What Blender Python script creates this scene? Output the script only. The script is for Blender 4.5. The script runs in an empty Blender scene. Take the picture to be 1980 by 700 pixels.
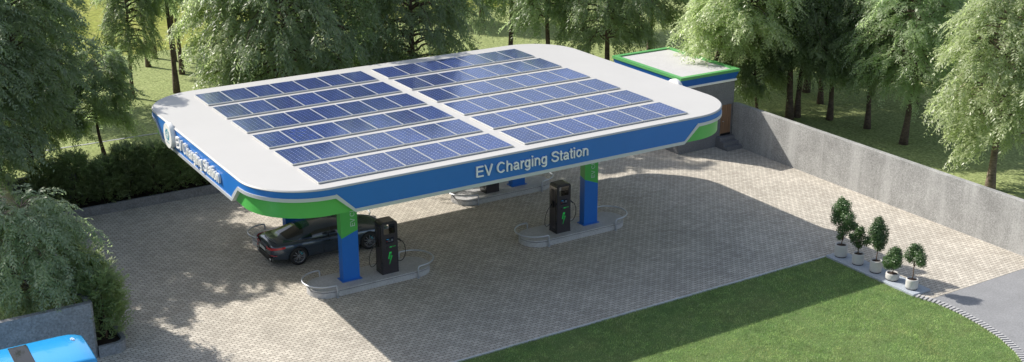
import bpy, bmesh, math, random
import numpy as np
from mathutils import Vector, Matrix
R = math.radians
PI = math.pi
scene = bpy.context.scene
COL = scene.collection

# ------------------------------------------------------------------ materials
def new_mat(name):
    m = bpy.data.materials.new(name); m.use_nodes = True
    nt = m.node_tree
    return m, nt, nt.nodes['Principled BSDF'], nt.links

def plain(name, col, rough=.5, metal=0., spec=.5, var=0., vscale=4., bump=0., bscale=60., coat=0.):
    m, nt, b, L = new_mat(name)
    b.inputs['Base Color'].default_value = (*col, 1)
    b.inputs['Roughness'].default_value = rough
    b.inputs['Metallic'].default_value = metal
    b.inputs['Specular IOR Level'].default_value = spec
    b.inputs['Coat Weight'].default_value = coat
    b.inputs['Coat Roughness'].default_value = .04
    if var or bump:
        tc = nt.nodes.new('ShaderNodeTexCoord')
    if var:
        n = nt.nodes.new('ShaderNodeTexNoise'); n.inputs['Scale'].default_value = vscale
        n.inputs['Detail'].default_value = 8; n.inputs['Roughness'].default_value = .65
        L.new(tc.outputs['Object'], n.inputs['Vector'])
        mr = nt.nodes.new('ShaderNodeMapRange'); mr.inputs[1].default_value = .25; mr.inputs[2].default_value = .75
        mr.inputs[3].default_value = 1 - var; mr.inputs[4].default_value = 1 + var
        L.new(n.outputs['Fac'], mr.inputs[0])
        mx = nt.nodes.new('ShaderNodeMix'); mx.data_type = 'RGBA'; mx.blend_type = 'MULTIPLY'
        mx.inputs[0].default_value = 1
        mx.inputs[6].default_value = (*col, 1)
        L.new(mr.outputs[0], mx.inputs[7]); L.new(mx.outputs[2], b.inputs['Base Color'])
    if bump:
        n2 = nt.nodes.new('ShaderNodeTexNoise'); n2.inputs['Scale'].default_value = bscale
        n2.inputs['Detail'].default_value = 5
        L.new(tc.outputs['Object'], n2.inputs['Vector'])
        bp = nt.nodes.new('ShaderNodeBump'); bp.inputs['Strength'].default_value = bump; bp.inputs['Distance'].default_value = .02
        L.new(n2.outputs['Fac'], bp.inputs['Height']); L.new(bp.outputs[0], b.inputs['Normal'])
    return m

class G:
    """tiny node-graph helper"""
    def __init__(s, nt): s.nt = nt; s.L = nt.links
    def n(s, t, **k):
        o = s.nt.nodes.new(t)
        for a, v in k.items(): setattr(o, a, v)
        return o
    def put(s, sock, v):
        if hasattr(v, 'is_output') or hasattr(v, 'links'): s.L.new(v, sock)
        else: sock.default_value = v
    def m(s, op, a, b=0., c=0.):
        o = s.n('ShaderNodeMath', operation=op)
        s.put(o.inputs[0], a); s.put(o.inputs[1], b); s.put(o.inputs[2], c)
        return o.outputs[0]
    def mr(s, v, a, b, c, d):
        o = s.n('ShaderNodeMapRange')
        s.put(o.inputs[0], v)
        for i, q in enumerate((a, b, c, d)): o.inputs[i+1].default_value = q
        return o.outputs[0]
    def mix(s, f, a, b, bt='MIX'):
        o = s.n('ShaderNodeMix', data_type='RGBA', blend_type=bt)
        s.put(o.inputs[0], f); s.put(o.inputs[6], a); s.put(o.inputs[7], b)
        return o.outputs[2]
    def noise(s, vec, sc, det=6, rough=.6):
        o = s.n('ShaderNodeTexNoise')
        o.inputs['Scale'].default_value = sc; o.inputs['Detail'].default_value = det; o.inputs['Roughness'].default_value = rough
        if vec is not None: s.L.new(vec, o.inputs['Vector'])
        return o.outputs['Fac']
    def xyz(s, v):
        o = s.n('ShaderNodeSeparateXYZ'); s.L.new(v, o.inputs[0]); return o.outputs
    def vec(s, x, y, z=0.):
        o = s.n('ShaderNodeCombineXYZ'); s.put(o.inputs[0], x); s.put(o.inputs[1], y); s.put(o.inputs[2], z); return o.outputs[0]
    def bump(s, h, strength, dist=.02):
        o = s.n('ShaderNodeBump'); o.inputs['Strength'].default_value = strength; o.inputs['Distance'].default_value = dist
        s.L.new(h, o.inputs['Height']); return o.outputs[0]

def paver_mat():
    m, nt, b, L = new_mat('paver_blocks'); g = G(nt)
    tc = g.n('ShaderNodeTexCoord').outputs['Object']
    o = g.xyz(tc); x, y = o[0], o[1]
    # zigzag-edged blocks: both joint families are displaced by triangle waves
    zx = g.m('PINGPONG', g.m('DIVIDE', x, .12), .5)
    zy = g.m('PINGPONG', g.m('DIVIDE', y, .145), .5)
    yy = g.m('ADD', y, g.m('MULTIPLY', zx, .075))
    xx = g.m('ADD', x, g.m('MULTIPLY', zy, .05))
    br = g.n('ShaderNodeTexBrick', offset=.5, offset_frequency=2)
    br.inputs['Scale'].default_value = 1
    br.inputs['Brick Width'].default_value = .24; br.inputs['Row Height'].default_value = .145
    br.inputs['Mortar Size'].default_value = .0145; br.inputs['Mortar Smooth'].default_value = .2
    br.inputs['Bias'].default_value = 0
    br.inputs['Color1'].default_value = (.425, .39, .335, 1); br.inputs['Color2'].default_value = (.57, .53, .46, 1)
    br.inputs['Mortar'].default_value = (.22, .20, .17, 1)
    L.new(g.vec(xx, yy), br.inputs['Vector'])
    big = g.noise(tc, .55, 7, .68); fine = g.noise(tc, 38, 4)
    c = g.mix(1., br.outputs['Color'], g.mr(big, .3, .7, .84, 1.14), 'MULTIPLY')
    c = g.mix(1., c, g.mr(fine, .3, .7, .82, 1.16), 'MULTIPLY')
    # a few odd darker / pinkish stones
    vo = g.n('ShaderNodeTexVoronoi'); vo.inputs['Scale'].default_value = 2.6
    L.new(tc, vo.inputs['Vector'])
    spot = g.mr(vo.outputs['Distance'], .05, .16, .55, 0.)
    c = g.mix(spot, c, (.27, .23, .20, 1))
    L.new(c, b.inputs['Base Color']); b.inputs['Roughness'].default_value = .85
    h = g.m('ADD', g.m('MULTIPLY', br.outputs['Fac'], -1.), g.m('MULTIPLY', fine, .35))
    L.new(g.bump(h, .45, .01), b.inputs['Normal'])
    return m

def concrete_mat(name, col, streak=.0, var=.25, speck=.0, rough=.85):
    m, nt, b, L = new_mat(name); g = G(nt)
    tc = g.n('ShaderNodeTexCoord').outputs['Object']; o = g.xyz(tc)
    n1 = g.noise(tc, 1.3, 6, .6); n2 = g.noise(tc, 17, 6, .75); n3 = g.noise(tc, 60, 3, .7)
    c = g.mix(1., (*col, 1), g.mr(n1, .25, .75, 1-var, 1+var), 'MULTIPLY')
    c = g.mix(1., c, g.mr(n2, .36, .64, 1-var*1.5, 1+var*1.5), 'MULTIPLY')
    if speck:
        c = g.mix(g.mr(n3, .52, .66, 0., speck), c, (.07, .065, .06, 1))
    if streak:
        sv = g.vec(g.m('MULTIPLY', o[0], 1.), g.m('MULTIPLY', o[1], 1.), g.m('MULTIPLY', o[2], .10))
        s = g.noise(sv, 1.1, 3, .55)
        c = g.mix(g.mr(s, .47, .66, 0., streak), c, (min(1, col[0]*1.6), min(1, col[1]*1.6), min(1, col[2]*1.6), 1))
        s2 = g.noise(g.vec(o[0], o[1], g.m('MULTIPLY', o[2], .05)), 7, 3, .6)
        c = g.mix(1., c, g.mr(s2, .3, .7, .95, 1.04), 'MULTIPLY')
    L.new(c, b.inputs['Base Color']); b.inputs['Roughness'].default_value = rough
    L.new(g.bump(n2, .25, .01), b.inputs['Normal'])
    return m

def turf_mat(name, c1, c2, c3, patch=.5, fine=55.):
    m, nt, b, L = new_mat(name); g = G(nt)
    tc = g.n('ShaderNodeTexCoord').outputs['Object']
    a = g.noise(tc, .55, 5, .6); d = g.noise(tc, 4.5, 6, .7); f = g.noise(tc, fine, 3, .7)
    c = g.mix(g.mr(d, .3, .7, 0., 1.), (*c1, 1), (*c2, 1))
    c = g.mix(g.mr(a, .5, .75, 0., patch), c, (*c3, 1))
    c = g.mix(1., c, g.mr(f, .25, .75, .45, 1.5), 'MULTIPLY')
    L.new(c, b.inputs['Base Color']); b.inputs['Roughness'].default_value = .95
    b.inputs['Specular IOR Level'].default_value = .1
    L.new(g.bump(f, .9, .05), b.inputs['Normal'])
    return m

def leaf_mat(name, c1, c2, trans=.3, rough=.42, spec=.5):
    m, nt, b, L = new_mat(name); g = G(nt)
    geo = g.n('ShaderNodeNewGeometry'); tc = g.n('ShaderNodeTexCoord').outputs['Object']
    n = g.noise(tc, .8, 3, .5)
    f = g.m('ADD', g.m('MULTIPLY', geo.outputs['Random Per Island'], .6), g.mr(n, .3, .7, 0., .4))
    oi = g.n('ShaderNodeObjectInfo')
    c = g.mix(f, (*c1, 1), (*c2, 1))
    c = g.mix(1., c, g.mr(oi.outputs['Random'], 0, 1, .8, 1.2), 'MULTIPLY')
    L.new(c, b.inputs['Base Color']); b.inputs['Roughness'].default_value = rough
    b.inputs['Specular IOR Level'].default_value = spec
    tr = g.n('ShaderNodeBsdfTranslucent'); L.new(g.mix(1., c, (1.65, 1.85, 1.3, 1), 'MULTIPLY'), tr.inputs['Color'])
    ms = g.n('ShaderNodeMixShader'); ms.inputs[0].default_value = trans
    L.new(b.outputs[0], ms.inputs[1]); L.new(tr.outputs[0], ms.inputs[2])
    L.new(ms.outputs[0], nt.nodes['Material Output'].inputs['Surface'])
    return m

def blade_mat():
    m, nt, b, L = new_mat('grass_blades'); g = G(nt)
    geo = g.n('ShaderNodeNewGeometry'); tc = g.n('ShaderNodeTexCoord').outputs['Object']
    n1 = g.noise(tc, .75, 6, .7); n2 = g.noise(tc, 1.9, 6, .75)
    rnd = geo.outputs['Random Per Island']
    c = g.mix(rnd, (.18, .31, .085, 1), (.48, .60, .23, 1))
    c = g.mix(g.mr(n1, .50, .66, 0., .6), c, (.46, .45, .21, 1))
    c = g.mix(g.mr(n1, .34, .47, .6, 0.), c, (.09, .22, .07, 1))
    n3 = g.noise(tc, 19., 3, .7)
    c = g.mix(1., c, g.mr(n2, .36, .64, .58, 1.45), 'MULTIPLY')
    c = g.mix(1., c, g.mr(n3, .34, .66, .5, 1.55), 'MULTIPLY')
    c = g.mix(g.m('GREATER_THAN', rnd, .94), c, (.55, .60, .36, 1))
    L.new(c, b.inputs['Base Color']); b.inputs['Roughness'].default_value = .6; b.inputs['Specular IOR Level'].default_value = .25
    tr = g.n('ShaderNodeBsdfTranslucent'); L.new(c, tr.inputs['Color'])
    ms = g.n('ShaderNodeMixShader'); ms.inputs[0].default_value = .45
    L.new(b.outputs[0], ms.inputs[1]); L.new(tr.outputs[0], ms.inputs[2]); L.new(ms.outputs[0], nt.nodes['Material Output'].inputs['Surface'])
    return m

def bark_mat(name, c1, c2):
    m, nt, b, L = new_mat(name); g = G(nt)
    tc = g.n('ShaderNodeTexCoord').outputs['Object']; o = g.xyz(tc)
    n = g.noise(g.vec(g.m('MULTIPLY', o[0], 3.), g.m('MULTIPLY', o[1], 3.), g.m('MULTIPLY', o[2], 9.)), 1.6, 6, .7)
    n2 = g.noise(tc, 3., 4, .6)
    c = g.mix(g.mr(n, .32, .66, 0., 1.), (*c1, 1), (*c2, 1))
    c = g.mix(1., c, g.mr(n2, .3, .7, .7, 1.25), 'MULTIPLY')
    L.new(c, b.inputs['Base Color']); b.inputs['Roughness'].default_value = .9
    L.new(g.bump(n, .8, .03), b.inputs['Normal'])
    return m

def cell_mat():
    m, nt, b, L = new_mat('solar_cells'); g = G(nt)
    tc = g.n('ShaderNodeTexCoord').outputs['Object']; o = g.xyz(tc)
    # local panel coordinates: 0..0.93 by 0..1.55, 6 x 10 cells
    cx = g.m('DIVIDE', o[0], .15883); cy = g.m('DIVIDE', o[1], .158)
    fx = g.m('ABSOLUTE', g.m('SUBTRACT', g.m('FRACT', cx), .5)); fy = g.m('ABSOLUTE', g.m('SUBTRACT', g.m('FRACT', cy), .5))
    dia = g.m('GREATER_THAN', g.m('ADD', fx, fy), .83)
    grid = g.m('GREATER_THAN', g.m('MAXIMUM', fx, fy), .485)
    bus = g.m('GREATER_THAN', g.m('ABSOLUTE', g.m('SUBTRACT', g.m('FRACT', g.m('MULTIPLY', cx, 2.)), .5)), .455)
    wn = g.n('ShaderNodeTexWhiteNoise', noise_dimensions='3D')
    oi = g.n('ShaderNodeObjectInfo')
    L.new(g.vec(g.m('FLOOR', cx), g.m('FLOOR', cy), oi.outputs['Random']), wn.inputs['Vector'])
    c = g.mix(wn.outputs['Value'], (.016, .032, .125, 1), (.026, .050, .18, 1))
    c = g.mix(1., c, g.mr(oi.outputs['Random'], 0, 1, .8, 1.2), 'MULTIPLY')
    c = g.mix(g.m('MULTIPLY', bus, .2), c, (.30, .34, .46, 1))
    c = g.mix(g.m('MULTIPLY', grid, .3), c, (.22, .26, .38, 1))
    c = g.mix(g.m('MULTIPLY', dia, .5), c, (.50, .54, .62, 1))
    L.new(c, b.inputs['Base Color']); b.inputs['Roughness'].default_value = .13; b.inputs['Coat Weight'].default_value = .15; b.inputs['Coat Roughness'].default_value = .06
    b.inputs['IOR'].default_value = 1.45; b.inputs['Specular IOR Level'].default_value = .42
    return m

def wood_mat():
    m, nt, b, L = new_mat('door_wood'); g = G(nt)
    tc = g.n('ShaderNodeTexCoord').outputs['Object']; o = g.xyz(tc)
    n = g.noise(g.vec(g.m('MULTIPLY', o[0], 14.), o[1], g.m('MULTIPLY', o[2], .8)), 1.5, 5, .6)
    pl = g.m('GREATER_THAN', g.m('ABSOLUTE', g.m('SUBTRACT', g.m('FRACT', g.m('MULTIPLY', o[0], 8.)), .5)), .46)
    c = g.mix(g.mr(n, .3, .7, 0., 1.), (.16, .085, .045, 1), (.30, .18, .10, 1))
    c = g.mix(pl, c, (.05, .03, .02, 1))
    L.new(c, b.inputs['Base Color']); b.inputs['Roughness'].default_value = .6
    return m

M = dict(
    paver=paver_mat(), cells=cell_mat(), wood=wood_mat(),
    roof=plain('white_roof_coating', (.455, .45, .438), .55, var=.03, vscale=.6),
    white=plain('white_paint', (.78, .78, .76), .45),
    blue=plain('blue_cladding', (.018, .155, .50), .32, var=.04, vscale=1.5, spec=.5),
    navy=plain('blue_fascia', (.014, .12, .42), .35, var=.05, vscale=1.5),
    green=plain('green_cladding', (.09, .42, .09), .32, var=.04, vscale=1.5),
    band=plain('pale_grey_band', (.52, .54, .57), .35, metal=.15),
    letter=plain('lettering_white', (.82, .82, .82), .4),
    pale=plain('lettering_grey', (.42, .55, .50), .5),
    frame=plain('panel_frame_aluminium', (.60, .61, .60), .35, metal=.55),
    teal=plain('emblem_teal', (.02, .32, .45), .4),
    colblue=plain('column_blue', (.013, .135, .50), .35, var=.05, vscale=2),
    colgreen=plain('column_green', (.07, .38, .08), .35, var=.05, vscale=2),
    island=concrete_mat('island_concrete', (.42, .42, .425), var=.12, rough=.7),
    groove=plain('groove_shade', (.035, .035, .04), .8),  # near-black colour paints the shade inside the slab gap
    steel=plain('rail_steel', (.52, .55, .60), .35, metal=.5),
    yellow=plain('reflector_yellow', (.75, .65, .03), .5),
    black=plain('charger_black', (.014, .014, .016), .22, coat=.6, var=.15, vscale=6),
    face=plain('charger_front', (.034, .030, .036), .34, var=.12, vscale=5),
    bezel=plain('charger_bezel', (.10, .10, .11), .2, metal=.6),
    screen=plain('screen_glass', (.008, .010, .02), .08),
    uiblue=plain('screen_blue', (.03, .30, .62), .3), uired=plain('screen_red', (.40, .06, .05), .3), uigrey=plain('screen_grey', (.16, .17, .2), .3),
    bolt=plain('bolt_green', (.03, .75, .12), .4), bolt2=plain('bolt_green_core', (.02, .24, .05), .4),
    cable=plain('cable_rubber', (.025, .025, .027), .5),
    wall=concrete_mat('boundary_concrete', (.295, .295, .287), streak=.42, var=.22, speck=.7),
    walldark=concrete_mat('planter_concrete', (.22, .222, .232), var=.22),
    render=concrete_mat('render_grey', (.17, .172, .18), var=.12),
    render2=concrete_mat('building_roof_screed', (.46, .455, .46), var=.06),
    rimgreen=plain('roof_trim_green', (.11, .36, .12), .4, var=.06, vscale=2),
    asphalt=concrete_mat('drive_concrete', (.235, .24, .25), var=.12, speck=.12),
    slab=concrete_mat('pale_stone_slab', (.36, .40, .45), var=.1),
    kerbw=plain('kerb_white', (.40, .40, .405), .7, var=.1, vscale=9), kerbd=plain('kerb_gap', (.09, .09, .095), .8),
    turf=turf_mat('lawn_soil', (.12, .20, .07), (.17, .26, .09), (.22, .25, .11), .6),
    field=turf_mat('meadow_grass', (.215, .26, .10), (.29, .335, .15), (.33, .36, .18), .4, 9.),
    rough=turf_mat('rough_meadow', (.19, .22, .04), (.26, .28, .07), (.33, .31, .12), .7, 3.),
    pot=plain('pot_stone', (.50, .49, .47), .75, var=.08, vscale=20, bump=.15), potbase=plain('pot_foot', (.04, .04, .045), .7),
    soil=plain('soil', (.035, .022, .016), .95, var=.4, vscale=40, bump=.8),
    stem=plain('stem_bark', (.13, .08, .05), .85, var=.25, vscale=25),
    bark=bark_mat('bark_grey_brown', (.055, .038, .030), (.16, .115, .09)),
    barkpale=bark_mat('bark_pale', (.09, .065, .052), (.27, .21, .17)),
    leaf=leaf_mat('feathery_leaves', (.195, .24, .145), (.345, .39, .275), .62, .42, .7),
    leafsunlit=leaf_mat('feathery_leaves_sunlit', (.25, .29, .155), (.43, .46, .31), .52, .40, .7),  # lighter copy of the leaf colour, sunlight painted in for the sunlit trees
    leafblue=leaf_mat('feathery_leaves_bluish', (.17, .215, .14), (.30, .34, .235), .5, .42, .7),
    conifer=leaf_mat('conifer_leaves', (.19, .24, .12), (.32, .375, .20), .45, .5, .4),
    shrubleaf=leaf_mat('shrub_leaves', (.045, .10, .032), (.095, .165, .055), .25, .38),
    bladeA=blade_mat(),
    carpaint=plain('car_paint_dark', (.050, .072, .105), .26, metal=.6, coat=1.),
    glass=plain('car_glass', (.010, .012, .012), .03, spec=.8),
    tyre=plain('tyre_rubber', (.018, .018, .018), .75), rim=plain('rim_dark_alloy', (.30, .30, .32), .35, metal=.3),
    taill=plain('tail_lamp_red', (.50, .02, .03), .15, coat=.8), chrome=plain('chrome', (.6, .6, .6), .12, metal=1.),
    plate=plain('number_plate', (.62, .62, .60), .5), trim=plain('car_trim_black', (.008, .008, .009), .35),
    headl=plain('headlamp_glass', (.45, .47, .5), .08, coat=.8), caliper=plain('brake_caliper_teal', (.02, .30, .36), .4),
    busblue=plain('van_paint_blue', (.025, .33, .72), .2, coat=.8), busdark=plain('van_skylight_glass', (.012, .012, .010), .06),
    amber=plain('marker_lamp_amber', (.7, .25, .02), .3), whiteline=plain('white_line_decal', (.72, .76, .8), .5),
    edging=plain('edging_pale', (.55, .57, .60), .6, var=.1, vscale=8),
    pathgrey=plain('path_grey', (.30, .31, .32), .8, var=.15, vscale=3),
)

# ------------------------------------------------------------------ objects
def tag(o, label=None, cat=None, group=None, kind=None):
    if label: o['label'] = label
    if cat: o['category'] = cat
    if group: o['group'] = group
    if kind: o['kind'] = kind
    return o

def thing(name, label, cat, loc=(0, 0, 0), rz=0., group=None):
    o = bpy.data.objects.new(name, None); COL.objects.link(o)
    o.empty_display_size = .2
    o.location = loc; o.rotation_euler = (0, 0, rz)
    return tag(o, label, cat, group)

def link(name, me, mats, parent=None, loc=(0, 0, 0)):
    o = bpy.data.objects.new(name, me); COL.objects.link(o)
    for mm in (mats if isinstance(mats, (list, tuple)) else [mats]): me.materials.append(mm)
    if parent: o.parent = parent
    o.location = loc
    return o

def copy_tree(o, parent=None):
    c = o.copy(); COL.objects.link(c)
    if parent: c.parent = parent
    for ch in list(o.children): copy_tree(ch, c)
    return c

class MB:
    def __init__(s): s.b = bmesh.new()
    def box(s, x0, x1, y0, y1, z0, z1, bev=0., mi=0):
        v = [s.b.verts.new((x, y, z)) for x in (x0, x1) for y in (y0, y1) for z in (z0, z1)]
        fs = [s.b.faces.new([v[i] for i in q]) for q in ((0, 1, 3, 2), (4, 6, 7, 5), (0, 4, 5, 1), (2, 3, 7, 6), (0, 2, 6, 4), (1, 5, 7, 3))]
        for f in fs: f.material_index = mi
        if bev:
            es = list({e for f in fs for e in f.edges})
            bmesh.ops.bevel(s.b, geom=es, offset=bev, segments=2, affect='EDGES', profile=.5)
        return s
    def prism(s, outline, z0, z1, mi=0, cap=True, axis='z'):
        def P(p, h):
            if axis == 'z': return (p[0], p[1], h)
            if axis == 'y': return (p[0], h, p[1])
            return (h, p[0], p[1])
        lo = [s.b.verts.new(P(p, z0)) for p in outline]; hi = [s.b.verts.new(P(p, z1)) for p in outline]
        n = len(outline)
        for i in range(n):
            f = s.b.faces.new((lo[i], lo[(i+1) % n], hi[(i+1) % n], hi[i])); f.material_index = mi
        if cap:
            f = s.b.faces.new(lo[::-1]); f.material_index = mi
            f = s.b.faces.new(hi); f.material_index = mi
        return s
    def holed(s, outer, holes, h0, h1, axis='y'):
        """prism of an outline with holes"""
        def P(p, h): return (p[0], h, p[1]) if axis == 'y' else ((p[0], p[1], h) if axis == 'z' else (h, p[0], p[1]))
        rings = []
        for h in (h0, h1):
            es = []; vs = []
            for lp in [outer] + holes:
                v = [s.b.verts.new(P(p, h)) for p in lp]; vs.append(v)
                for i in range(len(v)): es.append(s.b.edges.new((v[i], v[(i+1) % len(v)])))
            bmesh.ops.triangle_fill(s.b, edges=es, use_beauty=True, use_dissolve=False)
            rings.append(vs)
        for a, c in zip(*rings):
            n = len(a)
            for i in range(n): s.b.faces.new((a[i], a[(i+1) % n], c[(i+1) % n], c[i]))
        return s
    def tube(s, pts, r, seg=8, cap=True, mi=0):
        pts = [Vector(p) for p in pts]; n = len(pts)
        rs = r if isinstance(r, (list, tuple)) else [r]*n
        rings = []; ref = Vector((.13, .31, .94)); 
        t0 = (pts[1]-pts[0]).normalized()
        if abs(t0.dot(ref)) > .9: ref = Vector((1, 0, 0))
        u = (ref - t0*ref.dot(t0)).normalized()
        for i in range(n):
            t = (pts[min(i+1, n-1)] - pts[max(i-1, 0)]).normalized()
            u = (u - t*u.dot(t)).normalized(); w = t.cross(u)
            rings.append([s.b.verts.new(pts[i] + (u*math.cos(2*PI*k/seg) + w*math.sin(2*PI*k/seg))*rs[i]) for k in range(seg)])
        for a, c in zip(rings, rings[1:]):
            for k in range(seg):
                f = s.b.faces.new((a[k], a[(k+1) % seg], c[(k+1) % seg], c[k])); f.smooth = True; f.material_index = mi
        if cap:
            s.b.faces.new(rings[0][::-1]).material_index = mi; s.b.faces.new(rings[-1]).material_index = mi
        return s
    def lathe(s, prof, seg=28, mi=0, smooth=True, axis='z', c=(0, 0, 0), caps=True):
        rings = []
        for r, z in prof:
            ring = []
            for k in range(seg):
                a = 2*PI*k/seg
                p = (r*math.cos(a), r*math.sin(a), z) if axis == 'z' else (r*math.cos(a), z, r*math.sin(a))
                if axis == 'x': p = (z, r*math.cos(a), r*math.sin(a))
                ring.append(s.b.verts.new((p[0]+c[0], p[1]+c[1], p[2]+c[2])))
            rings.append(ring)
        for a, b2 in zip(rings, rings[1:]):
            for k in range(seg):
                f = s.b.faces.new((a[k], a[(k+1) % seg], b2[(k+1) % seg], b2[k])); f.smooth = smooth; f.material_index = mi
        if not caps: return s
        if prof[0][0] > 1e-4: s.b.faces.new(rings[0][::-1]).material_index = mi
        if prof[-1][0] > 1e-4: s.b.faces.new(rings[-1]).material_index = mi
        return s
    def grid(s, P, smooth=True, mi=0):
        V = [[s.b.verts.new(p) for p in row] for row in P]
        for i in range(len(V)-1):
            for j in range(len(V[0])-1):
                f = s.b.faces.new((V[i][j], V[i+1][j], V[i+1][j+1], V[i][j+1])); f.smooth = smooth; f.material_index = mi
        return s
    def poly(s, pts, mi=0):
        f = s.b.faces.new([s.b.verts.new(p) for p in pts]); f.material_index = mi; return s
    def build(s, name, mats, parent=None, loc=(0, 0, 0), fix=True, weld=0.):
        if weld: bmesh.ops.remove_doubles(s.b, verts=s.b.verts, dist=weld)
        if fix: bmesh.ops.recalc_face_normals(s.b, faces=s.b.faces)
        me = bpy.data.meshes.new(name); s.b.to_mesh(me); s.b.free()
        return link(name, me, mats, parent, loc)

def quads_mesh(name, V, nf, vpf=4):
    """V: (nf*vpf,3) array, faces made of consecutive vertices"""
    me = bpy.data.meshes.new(name)
    me.vertices.add(len(V)); me.vertices.foreach_set('co', np.ascontiguousarray(V, dtype=np.float32).ravel())
    me.loops.add(nf*vpf); me.loops.foreach_set('vertex_index', np.arange(nf*vpf, dtype=np.int32))
    me.polygons.add(nf)
    me.polygons.foreach_set('loop_start', np.arange(0, nf*vpf, vpf, dtype=np.int32))
    me.polygons.foreach_set('loop_total', np.full(nf, vpf, dtype=np.int32))
    me.update(calc_edges=True); me.validate()
    return me

def _arc(cx, cy, rx, ry, a0, a1, n=12):
    return [(cx+rx*math.cos(R(a0+(a1-a0)*k/n)), cy+ry*math.sin(R(a0+(a1-a0)*k/n))) for k in range(n+1)]
GLYPH = {   # plain sans letter skeletons, cap height 1: (advance, strokes)
 'E': (.926, [[(.15, 0), (.15, 1)], [(.15, .062), (.82, .062)], [(.15, .52), (.77, .52)], [(.15, .938), (.80, .938)]]),
 'V': (.90, [[(.07, 1), (.45, 0)], [(.83, 1), (.45, 0)]]),
 'C': (1.0, [_arc(.51, .5, .39, .445, 38, 322, 22)]),
 'h': (.77, [[(.155, 0), (.155, 1)], _arc(.385, .46, .23, .215, 180, 0)+[(.615, 0)]]),
 'n': (.77, [[(.155, 0), (.155, .735)], _arc(.385, .46, .23, .215, 180, 0)+[(.615, 0)]]),
 'r': (.46, [[(.15, 0), (.15, .735)], _arc(.42, .42, .27, .255, 180, 85, 7)]),
 'a': (.77, [_arc(.36, .5, .22, .175, 165, 0, 10)+[(.58, .12), (.61, .06), (.68, .05)], [(.58, .40), (.42, .385), (.24, .355), (.145, .27), (.14, .17), (.20, .09), (.32, .06), (.46, .10), (.58, .22)]]),
 'g': (.77, [_arc(.36, .375, .225, .30, 0, 352, 20), [(.60, .735), (.60, -.05)]+_arc(.37, -.05, .23, .155, -5, -155, 10)]),
 'i': (.31, [[(.155, 0), (.155, .735)], [(.155, .865), (.155, 1)]]),
 'S': (.926, [[(.79, .71), (.74, .84), (.62, .92), (.46, .938), (.30, .91), (.18, .83), (.155, .71), (.22, .61), (.36, .55), (.56, .50), (.72, .43), (.79, .31), (.77, .18), (.66, .09), (.49, .062), (.30, .085), (.17, .17), (.12, .31)]]),
 't': (.40, [[(.2, .94), (.2, .17), (.235, .08), (.36, .062)], [(.04, .68), (.36, .68)]]),
 'o': (.77, [_arc(.385, .37, .255, .31, 0, 352, 22)]),
 ' ': (.39, []),
}
RANGES = []
def text_mesh(txt, cap, width, depth, name, wt=.125):
    b = bmesh.new(); x = 0.; RANGES.clear()
    for ch in txt:
        v_0 = len(b.verts)
        adv, strokes = GLYPH[ch]
        for si, st in enumerate(strokes):
            pts = [Vector((px+x, py)) for px, py in st]; n = len(pts); L_ = []; Rr_ = []
            for i in range(n):
                d0 = (pts[i]-pts[i-1]).normalized() if i else (pts[1]-pts[0]).normalized()
                d1 = (pts[i+1]-pts[i]).normalized() if i < n-1 else d0
                nn = Vector((-(d0.y+d1.y), d0.x+d1.x)).normalized()
                k = wt/2/max(.6, nn.dot(Vector((-d0.y, d0.x))))
                L_.append(pts[i]+nn*k); Rr_.append(pts[i]-nn*k)
            z1 = depth/2+.0009*si; z0 = -depth/2
            V = [[b.verts.new((p.x*cap, p.y*cap, z)) for p in lst] for lst, z in ((L_, z0), (L_, z1), (Rr_, z1), (Rr_, z0))]
            for i in range(n-1):
                for q in range(4):
                    b.faces.new((V[q][i], V[q][i+1], V[(q+1) % 4][i+1], V[(q+1) % 4][i]))
            b.faces.new([V[q][0] for q in range(4)]); b.faces.new([V[q][-1] for q in range(3, -1, -1)])
        x += adv
        if strokes: RANGES.append((v_0, len(b.verts)))
    bmesh.ops.recalc_face_normals(b, faces=b.faces)
    me = bpy.data.meshes.new(name); b.to_mesh(me); b.free()
    n = len(me.vertices); a = np.empty(n*3, np.float32); me.vertices.foreach_get('co', a); a = a.reshape(-1, 3)
    w = a[:, 0].max() - a[:, 0].min(); a[:, 0] = (a[:, 0] - a[:, 0].min())*width/w - width/2
    return me, a
def letters(me, V, name, mat, parent):
    """one mesh per letter"""
    F = [tuple(p.vertices) for p in me.polygons]
    for v0, v1 in RANGES:
        m2 = bpy.data.meshes.new(name)
        m2.from_pydata([tuple(p) for p in V[v0:v1]], [], [tuple(i-v0 for i in f) for f in F if v0 <= f[0] < v1])
        link(name, m2, mat, parent)
def set_co(me, a):
    me.vertices.foreach_set('co', np.ascontiguousarray(a, dtype=np.float32).ravel()); me.update()

def norm(a): return a/np.maximum(np.linalg.norm(a, axis=-1, keepdims=True), 1e-9)

# ------------------------------------------------------------------ camera, light, sky
cam = bpy.data.cameras.new('camera'); co = bpy.data.objects.new('camera', cam); COL.objects.link(co)
cam.sensor_width = 36; cam.lens = 2371.48/1980*36; cam.clip_end = 2000; cam.clip_start = .5
co.location = (-20.913, -39.22, 17.736); co.rotation_euler = (R(90-19.36), R(0.12), R(58.292-90))
scene.camera = co
scene.cycles.max_bounces = 14; scene.cycles.diffuse_bounces = 7; scene.cycles.transmission_bounces = 8
SUN = Vector((.697, -1.115, -1.)).normalized()
sl = bpy.data.lights.new('sun', 'SUN'); sl.energy = 5.; sl.angle = R(.55); sl.color = (1., .94, .85)
so = bpy.data.objects.new('sun', sl); COL.objects.link(so); so.rotation_euler = SUN.to_track_quat('-Z', 'Y').to_euler()
so.location = (-30, 50, 60)
w = bpy.data.worlds.new('World'); scene.world = w; w.use_nodes = True
wn = w.node_tree; bg = wn.nodes['Background']
sky = wn.nodes.new('ShaderNodeTexSky'); sky.sky_type = 'NISHITA'; sky.sun_disc = False
sky.sun_elevation = R(37.25); sky.sun_rotation = R(-32); sky.dust_density = 1.6; sky.air_density = 1.; sky.ozone_density = 1.
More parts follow.
